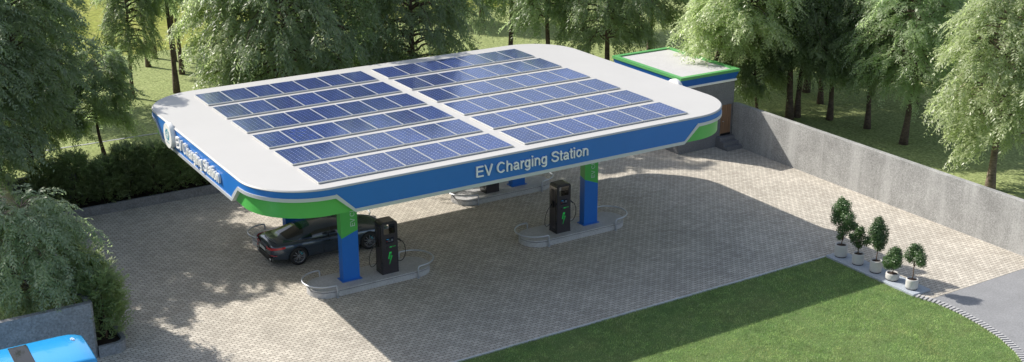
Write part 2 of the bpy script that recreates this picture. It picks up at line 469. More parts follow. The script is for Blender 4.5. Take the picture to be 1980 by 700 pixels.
hs = wn.nodes.new('ShaderNodeHueSaturation'); hs.inputs['Saturation'].default_value = .72
wn.links.new(sky.outputs[0], hs.inputs['Color']); wn.links.new(hs.outputs[0], bg.inputs['Color']); bg.inputs['Strength'].default_value = .138
scene.view_settings.view_transform = 'Standard'; scene.view_settings.look = 'None'
scene.view_settings.exposure = .45; scene.view_settings.gamma = 1.

# ------------------------------------------------------------------ ground
def sheet(name, pts, z, mat):
    b = MB(); b.poly([(x, y, z) for x, y in pts]); o = b.build(name, mat, fix=False); return tag(o, kind='structure')
sheet('ground', [(-420, -420), (420, -420), (420, 420), (-420, 420)], -.03, M['field'])
KC = [(11.02, -13.75), (11.18, -14.6), (11.20, -15.4), (11.07, -16.4), (10.82, -17.4), (10.42, -18.3), (9.95, -19.0), (9.3, -19.8), (8.4, -20.7), (7.2, -21.6), (5.5, -22.5)]
sheet('paving', [(-42, -9.61), (10.95, -9.61), (11.0, -14.2), (17.22, -14.2), (17.22, 10.9), (-13.9, 10.9), (-13.9, -3.3), (-42, -3.3)], 0., M['paver'])
sheet('driveway', [(10.0, -14.204), (9.4, -19.6), (5.5, -23.0), (4., -42), (17.22, -42), (17.22, -14.204)], -.006, M['asphalt'])
lawn_poly = [(-42, -9.70)] + [(10.93, -9.70), (10.93, -13.75)] + [(x-.02, y) for x, y in KC[1:]] + [(4., -24), (0, -42), (-42, -42)]
sheet('lawn', lawn_poly, .012, M['turf'])
sheet('rough_ground', [(-200, 37), (-40, 36.6), (-6, 36.2), (6, 36.8), (200, 40), (200, 300), (-200, 300)], -.024, M['rough'])
b = MB()
for i in range(40):
    x0 = -60 + i*3.; b.box(x0, x0+2.99, 19.05-.05*(x0+9)/6, 19.19-.05*(x0+9)/6, -.04, -.016)
tag(b.build('path', M['pathgrey']), kind='structure')
# pale edging between lawn and paving
b = MB()
for i in range(18):
    x0 = -42 + i*2.94; b.box(x0, min(x0+2.93, 10.93), -9.67, -9.615, -.02, .045, .006)
tag(b.build('lawn_edging', M['edging']), 'thin pale edging strip between the block paving and front lawn', 'edging')
# striped kerb
def along(pts, step):
    out = []; d = 0.; nxt = 0.
    for (x0, y0), (x1, y1) in zip(pts, pts[1:]):
        l = math.hypot(x1-x0, y1-y0)
        while nxt <= d + l:
            t = (nxt-d)/l; out.append((x0+(x1-x0)*t, y0+(y1-y0)*t, (x1-x0)/l, (y1-y0)/l)); nxt += step
        d += l
    return out
kb = MB()
st = along([(11.09, -13.86)] + [(x+.1, y) for x, y in KC[1:]], .145)
for i, (x, y, tx, ty) in enumerate(st):
    nx, ny = -ty, tx
    q = [(x+tx*a+nx*c, y+ty*a+ny*c) for a, c in ((-.038, -.13), (.038, -.13), (.038, .13), (-.038, .13))]
    kb.prism(q, -.02, .055, 0)
    q = [(x+tx*a+nx*c, y+ty*a+ny*c) for a, c in ((.039, -.13), (.106, -.13), (.106, .13), (.039, .13))]
    kb.prism(q, -.02, .012, 1)
tag(kb.build('kerb', [M['kerbw'], M['kerbd']]), kind='structure')

# ------------------------------------------------------------------ grass blades of the front lawn
def in_poly(P, poly):
    x, y = P[:, 0], P[:, 1]; r = np.zeros(len(P), bool)
    n = len(poly)
    for i in range(n):
        x0, y0 = poly[i]; x1, y1 = poly[(i+1) % n]
        c = ((y0 > y) != (y1 > y)) & (x < (x1-x0)*(y-y0)/(y1-y0+1e-12)+x0)
        r ^= c
    return r
def grass(name, n, x0, x1, y0, y1, poly, mat, hmin=.02, hmax=.07, wd=.013, seed=3):
    rg = np.random.default_rng(seed)
    P = np.stack([rg.uniform(x0, x1, n), rg.uniform(y0, y1, n)], 1)
    # keep only what the view cone and a margin can see
    keep = in_poly(P, poly)
    vx = P[:, 0]+20.9; vy = P[:, 1]+39.2
    f = vx*.5256+vy*.8507; s = vx*.8507-vy*.5256
    keep &= (np.abs(s) < f*.47+1.5) & (f > 20.)
    P = P[keep]; n = len(P)
    h = rg.uniform(hmin, hmax, n)*(1+.5*np.sin(P[:, 0]*1.7+np.sin(P[:, 1]*2.1))*.4); az = rg.uniform(0, 2*PI, n); le = rg.uniform(0, .9, n)
    d = np.stack([np.cos(az), np.sin(az)], 1); p = np.stack([-d[:, 1], d[:, 0]], 1)*wd/2
    B = np.zeros((n, 3, 3))
    B[:, 0, :2] = P-p; B[:, 1, :2] = P+p; B[:, 2, :2] = P+d*(h*le)[:, None]
    B[:, 0, 2] = B[:, 1, 2] = .01; B[:, 2, 2] = .012+h
    me = quads_mesh(name, B.reshape(-1, 3), n, 3)
    return link(name, me, mat)
g_ = grass('grass', 230000, -8, 12, -21, -9.58, [(-42, -9.635), (10.96, -9.635), (10.96, -13.75)] + KC[1:] + [(4., -24), (0, -42), (-42, -42)], M['bladeA'])
tag(g_, 'short mown grass of the front lawn', 'grass', kind='stuff')

# ------------------------------------------------------------------ canopy
HX, HY, CR, ZR = 9.375, 6.65, 2.2, 5.27
def rrect(hx, hy, r, seg=16):
    P = []
    for cx, cy, a0 in ((hx-r, hy-r, 0), (-hx+r, hy-r, 90), (-hx+r, -hy+r, 180), (hx-r, -hy+r, 270)):
        for k in range(seg+1):
            a = R(a0+90*k/seg); P.append((cx+r*math.cos(a), cy+r*math.sin(a)))
    return P
canopy = thing('charging_canopy', 'huge white canopy roof on blue and green columns with blue lettered fascia', 'canopy')
b = MB()
P0 = rrect(HX-.035, HY-.035, CR-.035, 20); P1 = rrect(HX, HY, CR, 20)
lo = [b.b.verts.new((x, y, ZR-.035)) for x, y in P1]; hi = [b.b.verts.new((x, y, ZR)) for x, y in P0]; bo = [b.b.verts.new((x, y, ZR-.055)) for x, y in P1]
n = len(P1)
for i in range(n):
    j = (i+1) % n
    b.b.faces.new((lo[i], lo[j], hi[j], hi[i])); b.b.faces.new((bo[i], bo[j], lo[j], lo[i]))
b.b.faces.new(hi); b.build('roof', M['roof'], canopy)
# fascia: outline sampled finely, lower edge steps up round each corner
def zlow(x, y):
    """height of the lower edge of the pale band at a point of the outline"""
    ax, ay = abs(x), abs(y)
    if ay > HY-1e-3 and ax <= HX-CR: d = (HX-CR) - ax; d0, d1 = .06, .70
    elif ax > HX-1e-3 and ay <= HY-CR: d = (HY-CR) - ay; d0, d1 = .10, .76
    else: return 4.90
    if d >= d1: return 4.33
    if d <= d0: return 4.90
    return 4.33 + (4.90-4.33)*(1-(d-d0)/(d1-d0))
def outline(hx, hy, r):
    P = []
    def seg(p, q):
        x0, y0 = p; x1, y1 = q; L_ = math.hypot(x1-x0, y1-y0)
        ts = {0.}
        for d in (.06, .10, .70, .76): ts |= {d/L_, 1-d/L_}
        for k in range(1, 20): ts.add(k/20)
        for t in sorted(ts): P.append((x0+(x1-x0)*t, y0+(y1-y0)*t))
    def arc(cx, cy, a0):
        for k in range(0, 20):
            a = R(a0+90*k/20); P.append((cx+r*math.cos(a), cy+r*math.sin(a)))
    arc(hx-r, hy-r, 0); seg((hx-r, hy), (-hx+r, hy)); arc(-hx+r, hy-r, 90); seg((-hx, hy-r), (-hx, -hy+r))
    arc(-hx+r, -hy+r, 180); seg((-hx+r, -hy), (hx-r, -hy)); arc(hx-r, -hy+r, 270); seg((hx, -hy+r), (hx, hy-r))
    return P
OL = outline(HX, HY, CR); nO = len(OL)
def offs(i, d):
    x, y = OL[i]; cx = max(-(HX-CR), min(HX-CR, x)); cy = max(-(HY-CR), min(HY-CR, y))
    if abs(x) > HX-1e-3 and abs(y) <= HY-CR: nx, ny = math.copysign(1, x), 0
    elif abs(y) > HY-1e-3 and abs(x) <= HX-CR: nx, ny = 0, math.copysign(1, y)
    else:
        nx, ny = x-cx, y-cy; l = math.hypot(nx, ny); nx, ny = nx/l, ny/l
    return x+nx*d, y+ny*d
b = MB(); A = []; B_ = []; C_ = []
for i in range(nO):
    x, y = offs(i, -.012); zl = zlow(*OL[i])+.09
    A.append(b.b.verts.new((x, y, ZR-.05))); B_.append(b.b.verts.new((x, y, zl)))
for i in range(nO):
    j = (i+1) % nO; f = b.b.faces.new((A[i], B_[i], B_[j], A[j])); f.smooth = True
b.build('fascia', M['blue'], canopy)
def band_w(i):
    # thickness of the band measured straight up: wider where it runs diagonally
    x, y = OL[i]; ax, ay = abs(x), abs(y)
    z = zlow(x, y); return .115 if z in (4.33, 4.90) else .165
b = MB(); rows = [[], [], [], []]
for i in range(nO):
    zl = zlow(*OL[i]); h = band_w(i)
    for r_, (d, z) in zip(rows, ((-.20, zl), (.012, zl), (.012, zl+h), (-.02, zl+h))):
        x, y = offs(i, d); r_.append(b.b.verts.new((x, y, z)))
for r0, r1 in zip(rows, rows[1:]):
    for i in range(nO):
        j = (i+1) % nO; f = b.b.faces.new((r0[i], r0[j], r1[j], r1[i]))
b.build('band', M['band'], canopy)
for cx, cy, a0 in ((1, 1, 0), (-1, 1, 90), (-1, -1, 180), (1, -1, 270)):
    b = MB(); pts = []; ins = .13
    hx, hy, r = HX-ins, HY-ins, CR-ins
    c = (cx*(hx-r), cy*(hy-r))
    arc_ = [(c[0]+r*math.cos(R(a0+90*k/24)), c[1]+r*math.sin(R(a0+90*k/24))) for k in range(25)]
    t0 = (math.cos(R(a0+90)), math.sin(R(a0+90))); s0 = (math.cos(R(a0)), math.sin(R(a0)))
    pre = [(arc_[0][0]-t0[0]*.85, arc_[0][1]-t0[1]*.85)]; post = [(arc_[-1][0]-s0[0]*.85, arc_[-1][1]-s0[1]*.85)]
    pl = pre+arc_+post
    up = [b.b.verts.new((x, y, 5.05)) for x, y in pl]; dn = [b.b.verts.new((x, y, 4.335)) for x, y in pl]
    for i in range(len(pl)-1):
        f = b.b.faces.new((up[i], dn[i], dn[i+1], up[i+1])); f.smooth = True
    b.build('corner_panel', M['green'], canopy)
b = MB(); b.prism(rrect(HX-.19, HY-.19, CR-.19), 4.345, 4.36); b.build('soffit', M['white'], canopy)

# columns
ISL = [(-4.275, -2.60, 1), (4.40, -2.60, -1), (4.40, 2.70, -1), (-4.275, 2.70, 1)]   # centre x, y, column side (+1: column at the -x end)
tm, ta = text_mesh('EV Charging Station', .17, 2.05, .012, 'column_text')
for ix, iy, sd in ISL:
    cxx = -5.03 if sd > 0 else 5.17
    W_, D_ = .31, .16; y0, y1 = iy-.02-D_, iy-.02+D_
    cz = thing('x', None, None) if False else None
    col = bpy.data.objects.new('column', None)
    zl_, zr_ = (1.86, 2.08) if sd > 0 else (2.12, 1.88); zb = 2.0 if sd > 0 else 2.22
    b = MB()
    X0, X1 = cxx-W_, cxx+W_
    lo = [(X0, y0), (X1, y0), (X1, y1), (X0, y1)]
    zt = [zl_, zr_, zr_+.1, zb]
    v0 = [b.b.verts.new((x, y, .24)) for x, y in lo]; v1 = [b.b.verts.new((x, y, z)) for (x, y), z in zip(lo, zt)]; v2 = [b.b.verts.new((x, y, 4.345)) for x, y in lo]
    for i in range(4):
        j = (i+1) % 4
        b.b.faces.new((v0[i], v0[j], v1[j], v1[i])).material_index = 0
        b.b.faces.new((v1[i], v1[j], v2[j], v2[i])).material_index = 1
    cobj = b.build('column', [M['colblue'], M['colgreen']], canopy)
    b = MB(); b.box(X0-.07, X1+.07, y0-.07, y1+.07, .25, .275, .006); b.build('base_plate', M['colblue'], cobj)
    me = tm.copy(); a = ta.copy()
    V = np.stack([X1-.10 - a[:, 1]*1.0 , np.full(len(a), y0-.004)-a[:, 2], 2.2+ (a[:, 0]+1.075)], 1) if sd > 0 else np.stack([X1-.16 - a[:, 1], np.full(len(a), y0-.004)-a[:, 2], 2.1+(a[:, 0]+1.075)], 1)
    set_co(me, V); link('column_lettering', me, M['pale'], cobj)

# lettering on the long sides and the short sides, raised
fm, fa = text_mesh('EV Charging Station', .37, 4.40, .06, 'fascia_text')
letters(fm, np.stack([fa[:, 0], np.full(len(fa), -(HY+.035)) - fa[:, 2], 4.675+fa[:, 1]], 1), 'letter', M['letter'], canopy)
fm2, fa2 = text_mesh('EV Charging Station', .40, 4.45, .075, 'side_text', .13)
letters(fm2, np.stack([np.full(len(fa2), -(HX+.045)) - fa2[:, 2], -.52 - fa2[:, 0], 4.66+fa2[:, 1]], 1), 'letter', M['white'], canopy)
for sgn in (-1, 1):
    cy = 2.36 if sgn < 0 else -2.36
    b = MB(); b.lathe([(.40, 0), (.455, .02), (.46, .04), (.46, .175), (.45, .19)], 40, axis='x')
    for v in b.b.verts: v.co = Vector((sgn*(HX-.02+v.co.x), cy+v.co.y, 4.93+v.co.z))
    rd = b.build('roundel', M['white'], canopy)
    b = MB(); X_ = sgn*(HX+.174)
    rr = random.Random(5)
    def stroke(pts, wd):
        for (a0, c0), (a1, c1) in zip(pts, pts[1:]):
            l = math.hypot(a1-a0, c1-c0)+1e-6; nx, ny = -(c1-c0)/l*wd, (a1-a0)/l*wd
            b.poly([(X_, cy+a0+nx, 4.93+c0+ny), (X_, cy+a1+nx, 4.93+c1+ny), (X_, cy+a1-nx, 4.93+c1-ny), (X_, cy+a0-nx, 4.93+c0-ny)])
    for k in range(9):
        a0 = k*2*PI/9
        stroke([((.12+.10*t)*math.cos(a0+1.3*t), .04+(.12+.10*t)*math.sin(a0+1.3*t)) for t in np.linspace(0, 1, 6)], .016)
    stroke([(.07*math.cos(t), .04+.07*math.sin(t)) for t in np.linspace(0, 5, 12)], .014)
    for k in range(7): stroke([(-.17+.05*k, -.26), (-.15+.05*k, -.225)], .012)
    b.build('emblem', M['teal'], rd, fix=False)

# ------------------------------------------------------------------ solar panels
PX, PY0, PITCH, PD = -7.45, -6.15, 2.052, 1.616
ordn = ['first', 'second', 'third', 'fourth', 'fifth', 'sixth', 'seventh']
def panel(x, y, label):
    t = thing('solar_panel', label, 'solar panel', (x, y, ZR), 0, 'solar panels on the canopy roof')
    return t
pt = panel(0, 0, 'x')
b = MB()
W_, D_ = .985, 1.616
b.holed([(0, 0), (W_, 0), (W_, D_), (0, D_)], [[(.016, .018), (.969, .018), (.969, 1.598), (.016, 1.598)]], .012, .062, 'z')
b.build('frame', M['frame'], pt)
b = MB(); b.box(0, .953, 0, 1.58, 0, .02); b.build('cells', M['cells'], pt, (.016, .018, .036))
first = True
for blk, bx in (('left', 0.), ('right', 7.4305)):
    for r_ in range(6):
        for k in range(7):
            o = pt if first else copy_tree(pt); first = False
            o.location = (PX+bx+k*1.0+.0075, PY0+r_*PITCH, ZR+.0)
            row = ['front', 'second', 'third', 'fourth', 'fifth', 'rearmost'][r_]
            o['label'] = f'blue solar panel {ordn[k]} from the left in the {row} row of the {blk} block'

# ------------------------------------------------------------------ islands, rails, chargers
def stadium(hx, r, seg=14):
    P = []
    for s, a0 in ((1, -90), (-1, 90)):
        for k in range(seg+1):
            a = R(a0+180*k/seg); P.append((s*(hx-r)+r*math.cos(a), r*math.sin(a)))
    return P
isl_lab = ['long grey concrete island under the dark car side of the canopy, nearest the camera at left',
           'grey concrete island nearest the lawn, right of the open paving, charger before column',
           'grey concrete island at the rear right, half hidden under the fascia lettering',
           'grey concrete island behind the parked car at the rear left']
isl_lab[0] = 'grey concrete island at front left between the parked car and sunlit paving'
im = None
for k, (ix, iy, sd) in enumerate(ISL):
    if k == 0:
        im = thing('charging_island', 'x', 'island', (ix, iy, 0), 0, 'concrete charging islands')
        b = MB(); b.prism(stadium(2.33, .70), 0, .185); b.build('plinth', M['island'], im)
        b = MB(); b.prism(stadium(2.30, .67), .186, .203); b.build('groove', M['groove'], im)
        b = MB(); b.prism(stadium(2.315, .685), .204, .25); b.build('top_slab', M['island'], im)
        o = im
    else:
        o = copy_tree(im); o.location = (ix, iy, 0)
    o['label'] = isl_lab[k]
    if k in (1, 2):
        b = MB(); q = [(1.63+.703*math.cos(R(a)), .703*math.sin(R(a))) for a in range(-42, 1, 6)]
        b.grid([[(x, y, .015) for x, y in q], [(x, y, .055) for x, y in q]]); b.build('reflector_strip', M['yellow'], o, fix=False)
# guard rails: hoop round each end
def rail_path(s):
    P = [(s*1.56, -.765, 0.)]; 
    P += [(s*1.56, -.765, z) for z in (.2, .36)] + [(s*1.575, -.765, .425), (s*1.61, -.765, .455)]
    for k in range(17):
        a = R(-90+180*k/16); P.append((s*(1.70+.78*math.cos(a)), .765*math.sin(a), .46))
    P += [(s*1.61, .765, .455), (s*1.575, .765, .425)] + [(s*1.56, .765, z) for z in (.36, .2, 0.)]
    return P
rl = {1: None, -1: None}
ends = {-1: 'left', 1: 'right'}
where = ['front left island beside the car', 'front right island', 'rear right island', 'rear left island behind the car']
for k, (ix, iy, sd) in enumerate(ISL):
    for s in (-1, 1):
        lab = f'bent tube guard rail, {ends[s]} end of the {where[k]}'
        if rl[s] is None:
            t = thing('guard_rail', lab, 'guard rail', (ix, iy, 0), 0, 'tube guard rails at island ends')
            b = MB(); b.tube(rail_path(s), .03, 8); b.build('rail', M['steel'], t)
            for yy in (-.765, .765):
                b = MB(); b.lathe([(.05, 0), (.05, .008), (.03, .012)], 12, c=(s*1.56, yy, 0)); b.build('foot', M['steel'], t)
            rl[s] = t
        else:
            t = copy_tree(rl[s]); t.location = (ix, iy, 0); t['label'] = lab

def arch(hw, h, r, seg=8, x0=0., z0=0.):
    P = [(-hw, z0), (hw, z0)]
    for k in range(seg+1):
        a = R(90*k/seg); P.append((hw-r+r*math.cos(a), h-r+r*math.sin(a)))
    for k in range(seg+1):
        a = R(90+90*k/seg); P.append((-hw+r+r*math.cos(a), h-r+r*math.sin(a)))
    return P
def make_charger():
    t = thing('ev_charger', 'x', 'charger', (0, 0, .25), 0, 'black chargers on the islands')
    hole = [(-.215, 1.50), (.215, 1.50), (.215, 1.86), (-.215, 1.86)]
    b = MB(); b.holed(arch(.32, 1.96, .13), [hole], -.25, .25); ob = b.build('body', M['black'], t)
    b = MB(); b.holed(arch(.285, 1.925, .10, 8, 0, .03), [hole], -.262, -.2505); b.build('front_panel', M['face'], t)
    b = MB(); P = arch(.303, 1.943, .115, 8, 0, .01); b.tube([(x, -.256, z) for x, z in P]+[(P[0][0], -.256, P[0][1])], .011, 6, False); b.build('bezel', M['bezel'], t)
    for sx in (-1, 1):
        b = MB(); b.box(min(sx*.3202, sx*.328), max(sx*.3202, sx*.328), -.17, .17, .18, 1.74, .003); b.build('side_panel', M['face'], t)
    b = MB(); b.box(-.15, .15, -.270, -.2625, 1.16, 1.36, .004); sc = b.build('screen', M['screen'], t)
    b = MB()
    for x0, x1, z0, z1, mi in ((-.125, -.03, 1.30, 1.325, 0), (-.125, -.09, 1.22, 1.25, 1), (-.07, .02, 1.22, 1.24, 2), (.05, .12, 1.22, 1.30, 2), (-.07, .0, 1.265, 1.28, 2)):
        b.box(x0, x1, -.2725, -.2705, z0, z1, 0, mi)
    b.build('screen_readout', [M['uiblue'], M['uired'], M['uigrey']], sc)
    b = MB(); b.box(-.15, -.065, -.272, -.2625, .945, 1.055, .008); sk = b.build('socket', M['bezel'], t)
    b = MB(); b.lathe([(.026, -.276), (.026, -.2725)], 14, axis='y', c=(-.107, 0, 1.0)); b.build('socket_hole', M['trim'], sk)
    b = MB(); b.prism([(-.03, 1.005), (.03, 1.03), (.03, .98)], -.266, -.2625, axis='y')
    b.box(.03, .075, -.266, -.2625, .985, 1.025)
    for k in range(4): b.box(.10+.032*k, .12+.032*k, -.266, -.2625, 1.0, 1.022)
    b.build('charge_mark', M['bolt'], t)
    BO = [(.035, .80), (-.035, .80), (-.075, .56), (-.005, .56), (-.045, .33), (.085, .62), (.012, .62), (.05, .80)]
    BO = [(-.03, .82), (.06, .82), (.02, .67), (.085, .67), (-.045, .34), (-.01, .57), (-.085, .57)]
    b = MB(); b.prism(BO, -.267, -.2625, axis='y'); bo = b.build('bolt_mark', M['bolt'], t)
    cx = sum(p[0] for p in BO)/7; cz = .60
    b = MB(); b.prism([(cx+(x-cx)*.58, cz+(z-cz)*.74) for x, z in BO], -.269, -.2675, axis='y'); b.build('bolt_core', M['bolt2'], bo)
    for sx in (-1, 1):
        b = MB(); b.box(min(sx*.329, sx*.40), max(sx*.329, sx*.40), -.07, .07, 1.02, 1.28, .01); h = b.build('holster', M['trim'], t)
        b = MB(); b.tube([(sx*.38, 0, 1.16), (sx*.47, -.06, 1.13), (sx*.53, -.10, 1.06)], [.036, .032, .024], 8); b.build('plug', M['black'], t)
        b = MB()
        P = [(sx*.335, .03, 1.74), (sx*.372, .02, 1.66), (sx*.36, 0, 1.5), (sx*.38, .02, 1.3)]
        b.tube(bez(P, 14), .013, 6)
        Q = [(sx*.50, -.09, 1.10), (sx*.74, -.10, 1.02), (sx*.86, -.02, .30), (sx*.60, .06, .02), (sx*.42, .1, .30), (sx*.34, .1, .42)]
        b.tube(bez(Q, 26), .013, 6)
        b.build('cable', M['cable'], t)
    b = MB(); b.box(-.33, .33, -.26, .26, .0, .03, .006); b.build('base', M['trim'], t)
    return t
def bez(P, n):
    P = [Vector(p) for p in P]; out = []
    for k in range(n+1):
        t = k/n; Q = P[:]
        while len(Q) > 1: Q = [a.lerp(c, t) for a, c in zip(Q, Q[1:])]
        out.append(Q[0])
    return out
cl = ['black charger at front left standing right of the column beside the car',
      'black charger left of its column on the front right island',
      'black charger at rear right, only its foot showing below the fascia',
      'black charger at rear left, mostly hidden behind the parked car']
ch = make_charger()
for k, (ix, iy, sd) in enumerate(ISL):
    o = ch if k == 0 else copy_tree(ch)
    o.location = ((-3.61, iy-.12, .25) if sd > 0 else (3.76, iy-.12, .25)); o['label'] = cl[k]

# ------------------------------------------------------------------ boundary walls, building
b = MB(); b.box(17.22, 17.46, -42, 2.74, -.03, 2.06, .015)
tag(b.build('concrete_wall', M['wall']), 'long rough grey concrete wall with pale streaks along the right side of the paving', 'wall')
b = MB(); b.box(-14.15, 13.8, 10.95, 11.15, -.03, 1.45, .01)
tag(b.build('concrete_wall', M['walldark']), 'low dark grey wall mostly hidden behind the back hedge', 'wall')
b = MB()
b.prism([(-40, -3.50), (-14.0, -3.50), (-13.92, -3.42), (-13.92, 10.9), (-14.12, 10.9), (-14.12, -3.30), (-40, -3.30)], -.03, 1.86)
tag(b.build('concrete_wall', M['walldark']), 'dark grey corner wall at lower left behind the blue van', 'wall')
# planters
b = MB(); b.box(-13.0, 13.6, 9.08, 9.23, -.02, .38, .012)
tag(b.build('planter_kerb', M['walldark']), 'long low concrete planter kerb in front of the back hedge', 'planter')
# side planter, rounded front end
b = MB()
def upath(x0, x1, yb, yf, r, n=8):
    P = [(x1, yb)]
    P += [(x1-r+r*math.cos(R(-90*k/n)), yf+r+r*math.sin(R(-90*k/n))) for k in range(n+1)]
    P += [(x0, yf)]
    return P
oq = upath(-13.91, -13.02, 9.0, -3.55, .35); iq = upath(-13.91, -13.14, 9.0, -3.43, .27)
b.prism(oq+iq[::-1], -.02, .36)
pl = thing('side_planter', 'narrow concrete planter with rounded end along the corner wall', 'planter')
b.build('kerb_wall', M['walldark'], pl)
b = MB(); b.poly([(x, y, .24) for x, y in iq]+[(-13.91, 9.0, .24)]); b.build('soil', M['soil'], pl, fix=False)

bd = thing('utility_building', 'small flat roofed grey building with green roof trim and wooden door', 'building', (0, 0, 0))
BX0, BX1, BY0, BY1, BZ = 14.05, 17.28, 2.78, 7.75, 3.55
b = MB(); b.box(BX0+.02, BX1, BY0, BY1-.1, -.02, 3.14); b.build('wall', M['render'], bd)
b = MB(); b.box(BX0-.04, BX1+.07, BY0-.07, BY1, 3.12, 3.22, .01); b.build('white_band', M['white'], bd)
def flare(z0, z1, o0, o1, mat, nm):
    b = MB()
    lo = [(BX0-o0, BY0-o0), (BX1+o0, BY0-o0), (BX1+o0, BY1+o0), (BX0-o0, BY1+o0)]; hi = [(BX0-o1, BY0-o1), (BX1+o1, BY0-o1), (BX1+o1, BY1+o1), (BX0-o1, BY1+o1)]
    v = [b.b.verts.new((x, y, z0)) for x, y in lo]; u = [b.b.verts.new((x, y, z1)) for x, y in hi]
    for i in range(4): b.b.faces.new((v[i], v[(i+1) % 4], u[(i+1) % 4], u[i]))
    return b.build(nm, mat, bd)
flare(3.22, 3.56, .02, .12, M['navy'], 'fascia')
b = MB(); o1 = .15
b.holed([(BX0-o1, BY0-o1), (BX1+o1, BY0-o1), (BX1+o1, BY1+o1), (BX0-o1, BY1+o1)], [[(BX0+.08, BY0+.08), (BX1-.08, BY0+.08), (BX1-.08, BY1-.08), (BX0+.08, BY1-.08)]], 3.56, 3.69, 'z')
b.build('roof_trim', M['rimgreen'], bd)
b = MB(); b.box(BX0+.1, BX1-.1, BY0+.1, BY1-.1, 3.53, 3.63); b.build('roof', M['render2'], bd)
b = MB(); b.box(16.52, 17.13, BY0-.035, BY0-.002, .52, 2.0, .008); dr = b.build('door', M['wood'], bd)
b = MB(); b.box(16.52, 17.13, BY0-.045, BY0-.036, .52, .62); b.build('kick_plate', M['trim'], dr)
b = MB(); b.tube([(16.60, BY0-.03, 1.22), (16.60, BY0-.085, 1.22), (16.72, BY0-.085, 1.22)], .014, 8); b.build('handle', M['chrome'], dr)
b = MB()
for k in range(3): b.box(16.30, 17.218, BY0-.30-.27*k, BY0-.002-.27*k+(.0 if k == 0 else -.0), -.02, .50-.165*k, .01)
b.build('steps', M['render'], bd)

# ------------------------------------------------------------------ leaf sprays
def sprays(rg, O, D, Ls, K, droop, lw, ll, spread=.95, hang=.22):
    """O origins, D directions, Ls lengths of drooping fronds: K leaflet pairs each -> quads"""
    n = len(O); t = np.linspace(.12, 1., K)[None, :, None]
    Lx = Ls[:, None, None]
    g = np.array([0, 0, -1.])
    P = O[:, None, :] + D[:, None, :]*Lx*t + g*Lx*droop*t*t
    T = norm(D[:, None, :] + 2*droop*t*g)
    S = norm(np.cross(T, np.array([0, 0, 1.]) + rg.normal(0, .25, (n, 1, 3))))
    out = []
    for sg in (-1, 1):
        ld = norm(T*.75 + S*sg*spread + g*hang + rg.normal(0, .22, (n, K, 3)))
        nn = np.cross(ld, T); nn = nn*np.where(nn[..., 2:] < 0, -1., 1.)
        nn = norm(nn + np.array([0, 0, .9]) + rg.normal(0, .3, (n, K, 3)))
        wv = norm(np.cross(ld, nn))
        sz = rg.uniform(.7, 1.25, (n, K, 1))*(1.12-.45*t)
        a = P; tip = P + ld*ll*sz; mid = P + ld*ll*sz*.45
        out.append(np.stack([a, mid+wv*lw*sz, tip, mid-wv*lw*sz], 2).reshape(-1, 3))
    V = np.concatenate(out); return V

def tube_np(b, pts, r0, r1, seg=7):
    n = len(pts); b.tube(pts, [r0+(r1-r0)*i/(n-1) for i in range(n)], seg)

